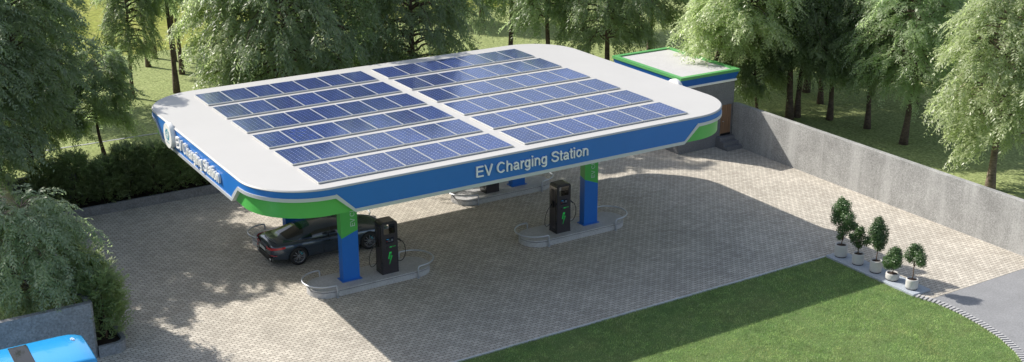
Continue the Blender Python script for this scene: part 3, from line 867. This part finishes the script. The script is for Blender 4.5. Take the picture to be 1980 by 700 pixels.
def make_tree(seed, H=9., Rr=2.4, z0=1.6, zt=2.2, nb=75, nf=22, fl=.68, ll=.235, lw=.042, trunk_r=.20, fork=False, lean=(0, 0), low=.45, leafmat='leaf', bark='bark', K=7):
    """weeping feathery tree: returns (trunk mesh, crown mesh). z0 lowest tips, zt where limbs leave the trunk"""
    rg = np.random.default_rng(seed); rr = random.Random(seed)
    tb = MB()
    # trunk line
    bend = [rr.uniform(-.18, .18) for _ in range(4)]
    def axis(z):
        u = z/H
        return np.array([lean[0]*z + bend[0]*math.sin(u*5+bend[1]*9) , lean[1]*z + bend[2]*math.sin(u*4.2+bend[3]*9), z])
    a0 = axis(0)
    zs = np.linspace(-.05, H*.86, 15)
    pts = [tuple(axis(z)-np.array([a0[0], a0[1], 0])) for z in zs]
    rad = [trunk_r*(1.35 if i == 0 else 1.12 if i == 1 else (1-.86*(z/(H*.86))**.9)) for i, z in enumerate(zs)]
    tb.tube(pts, rad, 9)
    O = []; D = []; Lf = []
    for k in range(nb):
        u = (k+rr.random())/nb
        z = zt + (H-zt)*u**.9*.97
        az = k*2.39996 + rr.uniform(-.5, .5)
        u2 = (z-zt)/(H-zt)
        prof = (.62+.38*min(1, u2/.28)) if u2 < .28 else math.sqrt(max(.03, 1-((u2-.28)/.76)**2))
        reach = Rr*prof*rr.uniform(.55, 1.08)
        base = axis(z) - np.array([a0[0], a0[1], 0])
        rise = rr.uniform(.1, .55)*(.4+.6*u2)*min(1.6, reach*.5)+.1
        fall = rr.uniform(.2, 1.0)*reach*.48*(1.15-.5*u2)
        if base[2]+rise-fall < z0: fall = max(.1, base[2]+rise-z0)
        d = np.array([math.cos(az), math.sin(az), 0])
        m = 9; t = np.linspace(0, 1, m)
        path = base + d*reach*t[:, None] + np.array([0, 0, 1.])*(rise*np.sin(PI*t*.75)*1.1 - fall*t**2.4)[:, None]
        path += np.cumsum(rg.normal(0, .035, (m, 3)), 0)*reach*.5
        tb.tube([tuple(p) for p in path[:8]], [max(.008, trunk_r*.30*(1-.45*u2)*(1-.8*i/7)) for i in range(8)], 5, False)
        # fronds along outer part, some on side twigs
        cnt = int(nf*(.5+.6*reach/Rr))
        tt = rg.uniform(.30, 1.02, cnt)**.6
        idx = np.clip(tt*(m-1), 0, m-1.001); i0 = idx.astype(int); fr = (idx-i0)[:, None]
        p = path[i0]*(1-fr) + path[i0+1]*fr
        tang = norm(path[np.minimum(i0+1, m-1)]-path[i0])
        side = np.cross(tang, [0, 0, 1.])
        offs_ = rg.normal(0, 1, (cnt, 1))*side*.26*reach/2.2 + rg.normal(0, .10, (cnt, 3))
        dirs = norm(tang*.75 + side*np.sign(offs_[:, :1]*0+rg.normal(0, 1, (cnt, 1)))*rg.uniform(.2, .9, (cnt, 1)) + np.array([0, 0, .12]) + rg.normal(0, .22, (cnt, 3)))
        O.append(p+offs_); D.append(dirs); Lf.append(rg.uniform(.65, 1.25, cnt)*fl)
    O = np.concatenate(O); D = np.concatenate(D); Lf = np.concatenate(Lf)
    V = sprays(rg, O, D, Lf, K, .42, lw, ll)
    cm = quads_mesh('crown', V, len(V)//4)
    for v in tb.b.verts: pass
    bmesh.ops.recalc_face_normals(tb.b, faces=tb.b.faces)
    me = bpy.data.meshes.new('trunk'); tb.b.to_mesh(me); tb.b.free()
    me.materials.append(M[bark]); cm.materials.append(M[leafmat])
    return me, cm

PROTO = {
    'tall':  make_tree(11, H=10., Rr=3.2, z0=3.0, zt=3.2, nb=125, nf=23),
    'tall2': make_tree(23, H=9.5, Rr=2.9, z0=2.7, zt=3.0, nb=115, nf=23, lean=(.02, -.01)),
    'broad': make_tree(37, H=9., Rr=3.5, z0=1.2, zt=2.1, nb=135, nf=23),
    'bright': make_tree(41, H=9., Rr=3.2, z0=1.9, zt=2.5, nb=125, nf=25, leafmat='leafsunlit', bark='barkpale', lean=(.03, .0)),
    'overhang': make_tree(91, H=8.5, Rr=3.0, z0=4.15, zt=4.4, lean=(-.02, -.56), nb=105, nf=32, leafmat='leafsunlit'),
    'high':  make_tree(59, H=10., Rr=2.5, z0=3.4, zt=4.2, nb=90, nf=32),
    'small': make_tree(67, H=4.9, Rr=1.9, z0=1.2, zt=1.7, nb=70, nf=25, trunk_r=.10, fl=.52, ll=.2, lw=.036),
    'pale':  make_tree(73, H=4.3, Rr=2.0, z0=.75, zt=1.5, nb=85, nf=23, trunk_r=.11, fl=.52, ll=.175, lw=.032, leafmat='leafblue', bark='barkpale'),
    'paletall':  make_tree(79, H=8.5, Rr=2.5, z0=1.6, zt=2.3, nb=100, nf=31, trunk_r=.15, fl=.58, ll=.2, lw=.036, leafmat='leafblue', bark='barkpale'),
    'low':   make_tree(83, H=7.5, Rr=2.8, z0=.7, zt=1.5, nb=105, nf=32, leafmat='leaf'),
}
def tree(kind, x, y, label, rz=0., s=1., sz=None, group='feathery trees around the station', name='tree'):
    t = thing(name, label, 'tree', (x, y, -.03), rz, group)
    t.scale = (s, s, sz or s)
    tm_, cm_ = PROTO[kind]
    for nm, me in (('trunk', tm_), ('crown', cm_)):
        o = bpy.data.objects.new(nm, me); COL.objects.link(o); o.parent = t
    return t

# camera helper used only for laying out the planting plan from surveyed sight lines
def sight(px, Y):
    """ground x of a sight line at picture column px where it meets the row y = Y"""
    f = 2371.48; yaw, pit = R(58.292), R(19.36)
    fw = Vector((math.cos(pit)*math.cos(yaw), math.cos(pit)*math.sin(yaw), -math.sin(pit))); rt = Vector((math.sin(yaw), -math.cos(yaw), 0)); up = rt.cross(fw)
    # vertical plane through the column: use point at mid height z=3
    C = co.location; lo_, hi_ = -60., 120.
    for _ in range(60):
        m_ = (lo_+hi_)/2; q = Vector((m_, Y, 3.))-C
        px_ = 990+f*q.dot(rt)/q.dot(fw)
        if px_ < px: lo_ = m_
        else: hi_ = m_
    return (lo_+hi_)/2

# surveyed trees (trunk feet seen in the photograph)
TR = [
 ('tall2', -12.3, 17.2, 'large dark feathery tree at far left, thick trunk leaning behind the hedge wall', .4, 1.0, None),
 ('low', -11.35, 16.6, 'slim forked tree right beside the thick trunk at far left', 2.2, .55, .75),
 ('small', -8.64, 16.48, 'small round tree with thin straight trunk behind the back hedge', 1.2, 1.0, 1.0),
 ('tall2', -4.65, 26.3, 'medium tree on the sunny meadow, left of the lone dark trunk', 3.3, .58, .85),
 ('high', -2.3, 26.1, 'tall tree with a bare dark trunk just behind the canopy left corner', .9, .8, 1.2),
 ('high', -1.94, 32.8, 'leftmost of the four slim sunlit trunks on the far meadow', 2.0, .7, 1.0),
 ('high', -.99, 34.7, 'slim meadow tree with a thick reddish trunk farthest back in the gap', 4.1, .7, 1.0),
 ('high', -.2, 33.35, 'slim meadow tree with a pale trunk close left of the lone dark trunk', 5.2, .7, 1.0),
 ('high', -.78, 30.0, 'meadow tree whose trunk shows just right of the lone dark trunk', 1.1, .7, 1.0),
 ('tall', 22.69, 4.48, 'big tree with thick dark trunk behind the wall near the small building', .3, .95, .95),
 ('tall2', 23.2, 4.5, 'tree growing close right of the thick trunk behind the wall', 2.9, .8, .9),
 ('tall', 27.08, 7.78, 'stout trunked tree deep in the shade behind the right wall', 4.4, .9, .9),
 ('high', 26.05, 5.7, 'slim tree in shade with short visible trunk behind the right wall', 1.7, .75, .75),
 ('tall2', 24.27, 3.27, 'slightly bent dark tree left of the middle of the right grass bank', 5.5, .75, .82),
 ('tall2', 24.73, 1.17, 'thin curved tree in the middle of the shaded grass behind the right wall', .8, .72, .82),
 ('tall', 24.26, -1.55, 'tall tree with leaning spotted trunk right of the middle of the shaded grass', 3.6, .85, .92),
 ('high', 30.2, 2.97, 'far tree whose trunk hides behind the leaning spotted trunk', 2.4, .8, .8),
 ('bright', 22.37, -7.95, 'sunlit pale green tree with pale trunk at the far right behind the wall', 2.6, .92, .98),
 ('tall', 32.78, -1.86, 'far shaded tree at the right edge of the picture', 3.9, .85, .85),
]
# trees seen only by crown or part of a trunk: picture column and row depth
for px, Y, kind, rz, s, *q in [
 (468, 15.6, 'bright', 1.0, .84, 1.27, 'sunlit olive tree behind the left part of the canopy roof'),
 (560, 13.6, 'broad', 2.3, 1.02, 1.27, 'dense dark tree behind the roof, right of the sunlit olive tree'),
 (655, 15.2, 'broad', .2, .95, 1.27, 'bushy tree behind the roof with two thin trunks to its right'),
 (690, 27., 'high', 4.0, .8, 'left one of two thin dark trunks in the gap behind the roof'),
 (716, 28., 'high', 5.1, .8, 'right one of two thin dark trunks in the gap behind the roof'),
 (800, 14.2, 'broad', 3.1, .98, 1.27, 'dark leafy tree behind the middle of the roof'),
 (850, 25., 'tall2', 1.9, .9, 'tree standing further back behind the middle of the roof'),
 (985, 21.5, 'tall', 5.0, .85, 1.27, 'tree with dark trunk rising behind the right block of panels'),
 (1060, 18.5, 'tall2', .6, .85, 1.27, 'leafy tree directly behind the rear right canopy corner'),
 (1175, 15.5, 'broad', 2.0, .88, 1.27, 'spreading tree between the canopy corner and the small building'),
 (1255, 17.5, 'tall', 4.6, .9, 'tree behind the left end of the small building'),
 (1350, 8.1, 'overhang', 0., .97, 'sunlit green tree drooping over the roof of the small building'),
 (1420, 12.5, 'tall', 3.0, .95, 'big dark tree behind the right end of the small building'),
 (1470, 5.5, 'small', 1.4, 1.0, 'small pale stemmed tree right beside the small building'),
 (1130, 27., 'tall', 1.2, .95, 'background tree in the second row behind the rear right corner'),
 (930, 33., 'tall2', 2.2, .9, 'far tree seen through the gap behind the roof'),
 (1640, 12., 'tall', 2.8, 1., 'second row tree above the shaded grass on the right'),
 (1880, 6.5, 'tall2', 1.5, 1., 'dark tree behind the sunlit tree at far right'),
 (570, 31., 'tall', 2.7, .9, 'far tree behind the dense dark tree'),
 (800, 36., 'high', .4, .9, 'far slim tree behind the middle of the roof'),
 (60, 27., 'tall', 5.3, .9, 'far tree behind the large dark tree at far left'),
 (1960, -1.0, 'tall', .9, .8, 'tree beyond the right edge with low hanging twigs'),
]:
    TR.append((kind, sight(px, Y), Y, q[-1], rz, s, s*(q[0] if len(q) > 1 else 1.)))
# neighbours outside the frame whose shade falls into it
for x, y, kind, rz, s, lab in [
 (-12.8, 10.9, 'high', .6, 1.06, 'high crowned tree at the left edge in front of the thick trunked tree'),
 (-15.1, 9.6, 'paletall', 1.0, 1.12, 'tall pale feathery tree at the left edge between corner wall and hedge'),
 (-15.2, 14.0, 'tall', 2.0, .92, 'tree at the left edge between the thick trunked tree and the pale tree'),
 (-17.6, 7.6, 'broad', 4.0, .95, 'broad tree left of the picture beside the corner wall'),
 (-18.1, 2.8, 'paletall', 3.0, 1.05, 'pale tree at the left edge just above the young pale tree'),
]:
    TR.append((kind, x, y, lab, rz, s, s))
TR.append(('pale', -15.35, -1.5, 'pale feathery young tree behind the corner wall, above the blue van', .5, 1.0, 1.12))
for kind, x, y, lab, rz, s, sz in TR: tree(kind, x, y, lab, rz, s, sz)

# ------------------------------------------------------------------ conifer shrubs
def make_conifer(seed, H, Rr, n=420):
    rg = np.random.default_rng(seed)
    z = rg.uniform(.12, 1, n)**.85*H; az = rg.uniform(0, 2*PI, n)
    pr = np.where(z < .35*H, .75+.25*z/(.35*H), np.sqrt(np.clip(1-((z-.35*H)/(.67*H))**2, .02, 1)))
    r = Rr*pr*rg.uniform(.6, 1.05, n)**.5
    O = np.stack([r*np.cos(az)*.75, r*np.sin(az)*.75, z-.12*H], 1)
    D = norm(np.stack([np.cos(az)*.55, np.sin(az)*.55, rg.uniform(.45, 1.2, n)], 1) + rg.normal(0, .25, (n, 3)))
    V = sprays(rg, O, D, rg.uniform(.35, .68, n), 9, .22, .024, .15, .5, .02)
    return quads_mesh('foliage', V, len(V)//4)
CON = [make_conifer(5+i, h, r, nn) for i, (h, r, nn) in enumerate(((2.2, .85, 620), (2.35, .9, 680), (1.9, .8, 520), (1.95, .55, 380)))]
for me in CON: me.materials.append(M['conifer'])
def conifer(k, x, y, z, label, rz, s, group):
    t = thing('hedge_shrub' if 'hedge' in group else 'conifer_shrub', label, 'shrub', (x, y, z), rz, group); t.scale = (s, s, s)
    b = MB(); b.tube([(0, 0, -.3), (.02, 0, .5), (0, .02, 1.3)], [.04, .03, .01], 6); b.build('stem', M['stem'], t)
    o = bpy.data.objects.new('foliage', CON[k]); COL.objects.link(o); o.parent = t
hl = ['first dark hedge shrub at the left end of the back planter', 'second dark hedge shrub from the left end of the back planter', 'third dark hedge shrub from the left, under the small round tree',
      'fourth dark hedge shrub from the left, below the gap showing the wall', 'fifth dark hedge shrub from the left end of the back planter', 'sixth dark hedge shrub, just left of the canopy fascia', 'seventh dark hedge shrub, below the canopy fascia lettering',
      'dark hedge shrub hidden behind the canopy lettering', 'last dark hedge shrub behind the canopy']
for i, (x, k, s) in enumerate(((-12.5, 0, .98), (-11.35, 1, .98), (-10.1, 2, 1.0), (-9.15, 1, .98), (-8.15, 0, 1.0), (-7.0, 1, .98), (-5.8, 0, .96), (-4.6, 1, .95), (-3.4, 0, .95))):
    conifer(k, x, 10.05+(.15 if i % 2 else -.05), .15, hl[i], i*1.7, s, 'dark hedge shrubs in the back planter')
b = MB(); b.box(-13.0, 13.6, 9.235, 10.945, -.02, .26); tag(b.build('planter_soil', M['soil']), kind='structure')
sl_ = ['green conifer shrub nearest the rounded planter end by the van', 'second green conifer shrub along the corner wall from the planter end', 'third green conifer shrub along the corner wall, beside the pale tree',
       'fourth green conifer shrub along the corner wall behind the pale tree', 'fifth green conifer shrub along the corner wall toward the hedge', 'last green conifer shrub along the corner wall, next to the hedge']
for i, (y, k, s) in enumerate(((-2.75, 3, 1.2), (-1.2, 3, 1.22), (.5, 2, .85), (2.4, 3, 1.), (4.4, 2, .85), (6.6, 2, .9))):
    conifer(k, -13.5, y, .2, sl_[i], i*2.1, s, 'green conifers along the corner wall')

# ------------------------------------------------------------------ potted shrubs
b = MB(); b.box(10.97, 11.84, -13.76, -9.64, -.02, .075, .012)
tag(b.build('stone_slab', M['slab']), 'long pale blue grey stone slab carrying the five potted shrubs', 'slab')
def potted(x, y, rp, hp, blobs, h0, label, seed, nl):
    t = thing('potted_shrub', label, 'potted plant', (x, y, .075), seed*.7, 'potted shrubs on the stone slab')
    b = MB(); b.lathe([(rp*.86, .025), (rp*.97, .05), (rp, .10), (rp, hp-.06), (rp*.97, hp-.015), (rp*.92, hp), (rp*.80, hp), (rp*.79, hp-.05)], 28); b.build('pot', M['pot'], t)
    b = MB(); b.lathe([(rp*.90, 0.), (rp*.90, .028)], 24); b.build('pot_foot', M['potbase'], t)
    b = MB(); b.lathe([(0.001, hp-.02), (rp*.4, hp-.025), (rp*.785, hp-.045)], 20); b.build('soil', M['soil'], t)
    rg = np.random.default_rng(seed); rr = random.Random(seed)
    b = MB(); base = Vector((0, 0, hp-.04)); fork = Vector((rr.uniform(-.02, .02), rr.uniform(-.02, .02), h0))
    b.tube([base, base.lerp(fork, .5)+Vector((.012, -.01, 0)), fork], [.022, .018, .015], 7)
    C = []; N = []
    for bx, by, bz, br in blobs:
        bx *= 1.45; by = by*2.2 + rr.uniform(-.06, .06)
        c = Vector((bx, by, bz)); b.tube([fork, fork.lerp(c, .55)+Vector((0, 0, .03)), c], [.012, .008, .004], 5)
        br *= 1.22; n = int(nl*br**2*3200)
        v = norm(rg.normal(0, 1, (n, 3))); v = v*(rg.uniform(.15, 1, (n, 1))**.45)*br*rg.uniform(.8, 1.15, (n, 1))
        C.append(np.array(c)+v*np.array([1, 1, 1.1])); N.append(norm(v + rg.normal(0, .35, (n, 3))*br + np.array([0, 0, .25])*br))
    b.build('stem', M['stem'], t)
    C = np.concatenate(C); N = np.concatenate(N); n = len(C)
    D = norm(np.cross(N, rg.normal(0, 1, (n, 3)))+N*.35); Wv = norm(np.cross(N, D)); l = rg.uniform(.035, .065, (n, 1))
    V = np.stack([C-D*l*.5, C+Wv*l*.33, C+D*l*.5, C-Wv*l*.33], 1).reshape(-1, 3)
    me = quads_mesh('foliage', V, n); link('foliage', me, M['shrubleaf'], t)
potted(11.37, -9.99, .235, .47, [(0, 0, 1.05, .2), (-.16, .05, 1.3, .2), (.17, 0, 1.45, .23), (-.12, .08, 1.62, .25), (.14, -.05, 1.78, .25), (.0, .02, 1.98, .21), (.1, 0, 2.12, .14), (-.28, 0, 1.22, .14), (.05, .1, .8, .1)], .62, 'tallest potted shrub at the back left end of the stone slab', 21, 5.2)
potted(11.36, -10.84, .215, .42, [(0, 0, .74, .14), (-.12, .04, .95, .17), (.12, 0, 1.0, .19), (0, 0, 1.18, .19), (.05, .03, 1.36, .13), (-.26, 0, .9, .10), (.27, 0, 1.15, .1)], .58, 'short ragged potted shrub second from the back on the slab', 22, 5.2)
potted(11.36, -11.68, .215, .45, [(0, 0, 1.0, .17), (-.1, .04, 1.2, .22), (.13, 0, 1.3, .22), (-.08, .02, 1.5, .24), (.14, -.04, 1.6, .23), (.02, 0, 1.82, .2), (0, 0, 1.98, .12), (-.24, 0, 1.1, .11)], .78, 'tall slim potted shrub in the middle of the slab', 23, 5.2)
potted(11.34, -12.47, .235, .26, [(0, 0, .72, .26), (-.17, .04, .78, .2), (.18, 0, .80, .2), (0, 0, .95, .22), (.05, .03, 1.06, .16), (0, -.1, .66, .2)], .40, 'round ball shaped shrub in the low wide pot', 24, 5.2)
potted(11.32, -13.36, .215, .37, [(-.14, 0, 1.16, .2), (.15, 0, 1.22, .2), (0, .05, 1.36, .2), (-.1, .05, 1.42, .15), (.24, -.05, 1.1, .14), (-.02, 0, 1.5, .1)], .80, 'potted standard tree with bare stem at the front end of the slab', 25, 5.2)

# ------------------------------------------------------------------ parked car (dark coupe)
def smooth(me_obj, lv=2):
    m_ = me_obj.modifiers.new('sub', 'SUBSURF'); m_.levels = lv; m_.render_levels = lv
def interp(xs, ys, x): return float(np.interp(x, xs, ys))
def make_car():
    t = thing('parked_car', 'dark grey metallic two door coupe parked under the canopy behind the front column', 'car', (-4.43, .88, 0))
    # half-profile sections: x, half width, sill z, belt z, deck z (centre)
    ST = [(-2.43, .62, .42, .74, .80), (-2.38, .76, .34, .80, .90), (-2.22, .86, .27, .85, .965), (-1.9, .925, .22, .875, .985), (-1.45, .95, .20, .885, .98), (-.9, .935, .185, .86, .95),
          (-.2, .92, .18, .84, .93), (.5, .92, .18, .835, .93), (1.0, .93, .185, .835, .935), (1.45, .945, .20, .82, .91), (1.85, .92, .21, .77, .85), (2.15, .86, .22, .70, .77), (2.33, .74, .25, .62, .68), (2.42, .55, .30, .54, .58)]
    def sec(s):
        x, wd, zs, zb, zd = s
        return [(x, 0, zs), (x, wd*.80, zs), (x, wd*.96, zs+.05), (x, wd*.985, zs+(zb-zs)*.35), (x, wd*.985, zs+(zb-zs)*.68), (x, wd*.955, zb-.02), (x, wd*.86, zb+.035), (x, wd*.5, zd-.01), (x, 0, zd)]
    b = MB(); rows = [sec(s) for s in ST]
    full = []
    for r_ in rows: full.append([(x, -y, z) for x, y, z in r_] + [(x, y, z) for x, y, z in r_[-2:0:-1]])
    V = [[b.b.verts.new(p) for p in r_] for r_ in full]; m_ = len(full[0])
    for i in range(len(V)-1):
        for j in range(m_):
            k = (j+1) % m_; f = b.b.faces.new((V[i][j], V[i+1][j], V[i+1][k], V[i][k])); f.smooth = True
    b.b.faces.new(V[0]); b.b.faces.new(V[-1][::-1])
    body = b.build('body', M['carpaint'], t)
    smooth(body, 2)
    # wheel arches cut with cylinders
    cut = MB()
    for wx in (-1.43, 1.40):
        for sy in (-1, 1):
            cut.lathe([(.375, .60), (.375, 1.2)] if sy > 0 else [(.375, -1.2), (.375, -.60)], 32, axis='y', c=(wx, 0, .345))
    co_ = cut.build('cut', M['trim'], t)
    bm_ = body.modifiers.new('arch', 'BOOLEAN'); bm_.object = co_; bm_.operation = 'DIFFERENCE'; bm_.solver = 'EXACT'
    dg = bpy.context.evaluated_depsgraph_get(); dg.update()
    me = bpy.data.meshes.new_from_object(body.evaluated_get(dg))
    body.modifiers.clear(); body.data = me
    bpy.data.objects.remove(co_)
    # greenhouse as a parametric surface
    XS = [-1.98, -1.6, -1.2, -.7, -.25, .15, .55, .9, 1.2]; ZT = [.975, 1.08, 1.20, 1.305, 1.345, 1.335, 1.255, 1.10, .955]
    WB = [.66, .72, .765, .80, .815, .82, .815, .795, .74]
    from itertools import product
    def cs(x):
        # smooth profile by cubic sampling
        k = np.interp(x, XS, range(len(XS)))
        def cub(Y):
            i = min(max(int(k), 0), len(XS)-2); f = k-i
            p0 = Y[max(i-1, 0)]; p1 = Y[i]; p2 = Y[i+1]; p3 = Y[min(i+2, len(XS)-1)]
            return .5*((2*p1)+(-p0+p2)*f+(2*p0-5*p1+4*p2-p3)*f*f+(-p0+3*p1-3*p2+p3)*f**3)
        return cub(ZT), cub(WB)
    def S(x, th, off=0.):
        zt_, wb_ = cs(x); zb_ = .84
        c_, s_ = abs(math.cos(th)), math.sin(th)
        y = (wb_+off)*(c_**.62)*(1-.10*s_); z = zb_+(zt_-zb_+off)*(s_**.78)
        return (x, math.copysign(y, -math.cos(th)), z)     # th from 0 (near side, -y) to pi (far side)
    b = MB(); xs = np.linspace(-1.98, 1.2, 40)
    b.grid([[S(x, PI*j/36) for j in range(37)] for x in xs]); b.build('cabin', M['carpaint'], t)
    def patch(name, x0f, x1f, t0, t1, nx=14, nt=14, mat='glass', off=.008):
        b = MB()
        b.grid([[S(x0f(v)+(x1f(v)-x0f(v))*i/nx, v, off) for v in np.linspace(t0, t1, nt+1)] for i in range(nx+1)])
        return b.build(name, M[mat], t)
    k_ = lambda v: abs(v-PI/2)/(PI/2)
    patch('rear_window', lambda v: -1.80+.10*k_(v), lambda v: -1.0-.18*k_(v), R(36), R(144))
    patch('windscreen', lambda v: .48+.12*k_(v), lambda v: 1.10-.02*k_(v), R(34), R(146))
    for a0, a1 in ((9, 33), (147, 171)):
        def xr(v): d = min(v, PI-v); return -1.25+.55*(math.degrees(d)-9)/24
        def xf(v): d = min(v, PI-v); return .86-.38*(math.degrees(d)-9)/24
        patch('side_window', xr, xf, R(a0), R(a1), 16, 8)
    for sy in (-1, 1):
        b = MB(); b.tube([(.0, sy*.80, .0)]*0 or [(-.22, sy*.825, .865), (-.16, sy*.765, 1.05), (-.12, sy*.70, 1.15)], .018, 6); b.build('pillar', M['trim'], t)
        b = MB(); b.tube([(-1.28, sy*.79, .872), (-.6, sy*.835, .872), (.2, sy*.85, .868), (.88, sy*.83, .862)], .012, 6); b.build('window_trim', M['trim'], t)
        # door gap, handle, mirror
        b = MB(); b.tube([(-.42, sy*.925, .30), (-.47, sy*.925, .55), (-.50, sy*.90, .83)], .006, 5); b.tube([(.86, sy*.93, .26), (.90, sy*.932, .55), (.88, sy*.90, .82)], .006, 5); b.build('door_gap', M['trim'], t)
        b = MB(); b.tube([(-.40, sy*.925, .735), (-.33, sy*.95, .74), (-.20, sy*.95, .74), (-.14, sy*.925, .735)], .016, 6); b.build('door_handle', M['trim'], t)
        b = MB(); b.lathe([(.001, -.10), (.06, -.07), (.085, 0), (.07, .06), (.001, .09)], 14, axis='x')
        for v in b.b.verts: v.co = Vector((.62+v.co.x*.8, sy*(.96+abs(0))+v.co.y*1.25, .97+v.co.z*.75))
        mo = b.build('mirror', M['carpaint'], t)
        b = MB(); b.tube([(.66, sy*.84, .90), (.63, sy*.93, .94)], .02, 6); b.build('mirror_arm', M['trim'], mo)
        # tail lamp wraps the corner
        def rl_pt(u, v):
            # along the rear corner of the body
            pts = [(-2.462, .34), (-2.45, .60), (-2.40, .74), (-2.28, .855), (-2.08, .912), (-1.94, .925)]
            kx = u*(len(pts)-1); i = min(int(kx), len(pts)-2); f = kx-i
            x = pts[i][0]*(1-f)+pts[i+1][0]*f; y = pts[i][1]*(1-f)+pts[i+1][1]*f
            hgt = .055*(1-.35*u)
            return (x, sy*(y+.012), .745+.055*u+(v-.5)*2*hgt)
        b = MB(); b.grid([[rl_pt(u, v) for v in np.linspace(0, 1, 4)] for u in np.linspace(0, 1, 16)])
        b.build('tail_lamp', M['taill'], t)
        b = MB(); b.tube([(-2.43, sy*.62, .50), (-2.36, sy*.78, .51), (-2.25, sy*.87, .52)], .014, 6); b.build('reflector', M['taill'], t)
        b = MB(); b.lathe([(.05, -.03), (.058, .0), (.05, .03)], 16, axis='x', c=(-2.42, sy*.60, .33)); ex = b.build('exhaust', M['chrome'], t)
        b = MB(); b.grid([[(2.40-.5*u*u-.02*u, sy*(.60+.28*u), .60+.05*u+.045*(v-.5)*2*(1-.5*u)) for v in (0, .5, 1)] for u in np.linspace(0, 1, 8)]); b.build('headlight', M['headl'], t)
    b = MB(); b.grid([[(-2.435-.02*(1-abs(y)/.72)+.10*max(0, abs(y)-.5), y, z) for z in (.27, .36, .45)] for y in np.linspace(-.74, .74, 15)]); b.build('rear_diffuser', M['trim'], t)
    b = MB(); b.box(-2.475, -2.462, -.26, .26, .57, .68, .004); b.build('number_plate', M['plate'], t)
    b = MB(); b.tube([(-2.15, -.62, .985), (-2.26, -.3, 1.005), (-2.28, 0, 1.01), (-2.26, .3, 1.005), (-2.15, .62, .985)], .016, 6); b.build('boot_lip', M['carpaint'], t)
    b = MB(); b.grid([[(2.425-.04*abs(y)**2, y, z) for z in (.34, .46)] for y in np.linspace(-.5, .5, 9)]); b.build('grille', M['trim'], t)
    for wx in (-1.43, 1.40):
        for sy in (-1, 1):
            wt = bpy.data.objects.new('wheel', None)
            b = MB(); b.lathe([(.235, -.12), (.31, -.125), (.342, -.10), (.35, -.05), (.35, .05), (.342, .10), (.31, .125), (.235, .12)], 36, axis='y', caps=False)
            for v in b.b.verts: v.co += Vector((0, sy*.80, .35))
            wt = b.build('wheel', M['tyre'], t, (wx, 0, 0))
            b = MB(); yo = sy*.915; yi = sy*.80
            b.lathe([(.245, yo-sy*.02), (.252, yo), (.232, yo), (.225, yo-sy*.05), (.22, yi-sy*.08)], 36, axis='y', c=(0, 0, .35), caps=False)
            b.lathe([(.001, yo-sy*.012), (.045, yo-sy*.012), (.055, yo-sy*.04)], 16, axis='y', c=(0, 0, .35))
            for k in range(10):
                a = 2*PI*(k//2)/5 + (.16 if k % 2 else -.16); a2 = 2*PI*(k//2)/5 + (.30 if k % 2 else -.30)
                b.tube([(.04*math.cos(a), yo-sy*.02, .35+.04*math.sin(a)), (.235*math.cos(a2), yo-sy*.012, .35+.235*math.sin(a2))], .014, 5)
            b.build('rim', M['rim'], wt)
            b = MB(); b.lathe([(.001, sy*.83), (.175, sy*.83), (.175, sy*.815)], 24, axis='y', c=(0, 0, .35)); b.build('brake_disc', M['trim'], wt)
            b = MB(); P = [(.18*math.cos(R(a)), .35+.18*math.sin(R(a))) for a in range(5, 66, 10)]+[(.11*math.cos(R(a)), .35+.11*math.sin(R(a))) for a in range(65, 4, -10)]
            b.prism(P, min(sy*.832, sy*.875), max(sy*.832, sy*.875), axis='y'); b.build('brake_caliper', M['caliper'], wt)
    return t
make_car()

# ------------------------------------------------------------------ blue van (lower left)
van = thing('blue_van', 'bright blue van with dark roof window cut by the lower left corner of the picture', 'van', (-17.5, -7.5, 0))
L0, L1, WV, HV = -2.7, 2.56, 1.0, 2.48
b = MB()
xs_ = [L0, L0+.06, L0+.3, -1, 0, 1.2, 1.9, 2.2, 2.38, L1-.04, L1]
def vsec(x):
    e = max(0., (x-1.9)/(L1-1.9)); top = HV-.10*e**3; wd = WV-.10*e**3
    if x <= L0+.06: top -= .06; wd -= .04
    r = .16; P = [(wd-.04, .28), (wd, .42), (wd, top-r)]
    P += [(wd-r+r*math.cos(R(a)), top-r+r*math.sin(R(a))) for a in (22, 45, 68)]
    P += [(wd-r, top), (wd*.4, top+.025), (0, top+.03)]
    return [(x, -y, z) for y, z in P] + [(x, y, z) for y, z in P[-2::-1]]
Vs = [[b.b.verts.new(p) for p in vsec(x)] for x in xs_]
for i in range(len(Vs)-1):
    for j in range(len(Vs[0])-1):
        f = b.b.faces.new((Vs[i][j], Vs[i+1][j], Vs[i+1][j+1], Vs[i][j+1])); f.smooth = True
b.b.faces.new(Vs[0]); b.b.faces.new(Vs[-1][::-1])
vb = b.build('body', M['busblue'], van)
b = MB(); b.box(.60, 1.08, -.78, .74, 2.505, 2.526, .01); b.build('roof_window', M['busdark'], van)
b = MB(); b.box(L1+.002, L1+.012, -.80, .80, 1.25, 1.92, .01); b.build('windscreen', M['busdark'], van)
for sy in (-1, 1):
    b = MB(); b.box(-2.4, 1.9, min(sy*.985, sy*.995), max(sy*.985, sy*.995), 1.3, 1.95, .004); b.build('side_window', M['busdark'], van)
    b = MB(); b.box(2.3, 2.42, min(sy*.90, sy*.985), max(sy*.90, sy*.985), 2.12, 2.2, .01); b.build('marker_lamp', M['amber'], van)
for wx in (-1.7, 1.7):
    for sy in (-1, 1):
        b = MB(); b.lathe([(.2, -.1), (.33, -.11), (.35, 0), (.33, .11), (.2, .1)], 24, axis='y', c=(wx, sy*.88, .35)); b.build('wheel', M['tyre'], van)
b = MB()
for r in (.06, .10, .14):
    b.tube([(2.30+r*math.cos(R(a))*.9, -.25+0*r, 0) for a in (0, 1)] if False else [(2.14+r*math.cos(R(a)), .45+r*math.sin(R(a)), 2.512-.10*max(0, (2.14+r*math.cos(R(a))-1.9)/(L1-1.9))**3) for a in range(-50, 51, 10)], .008, 5)
b.build('wave_mark', M['whiteline'], van)
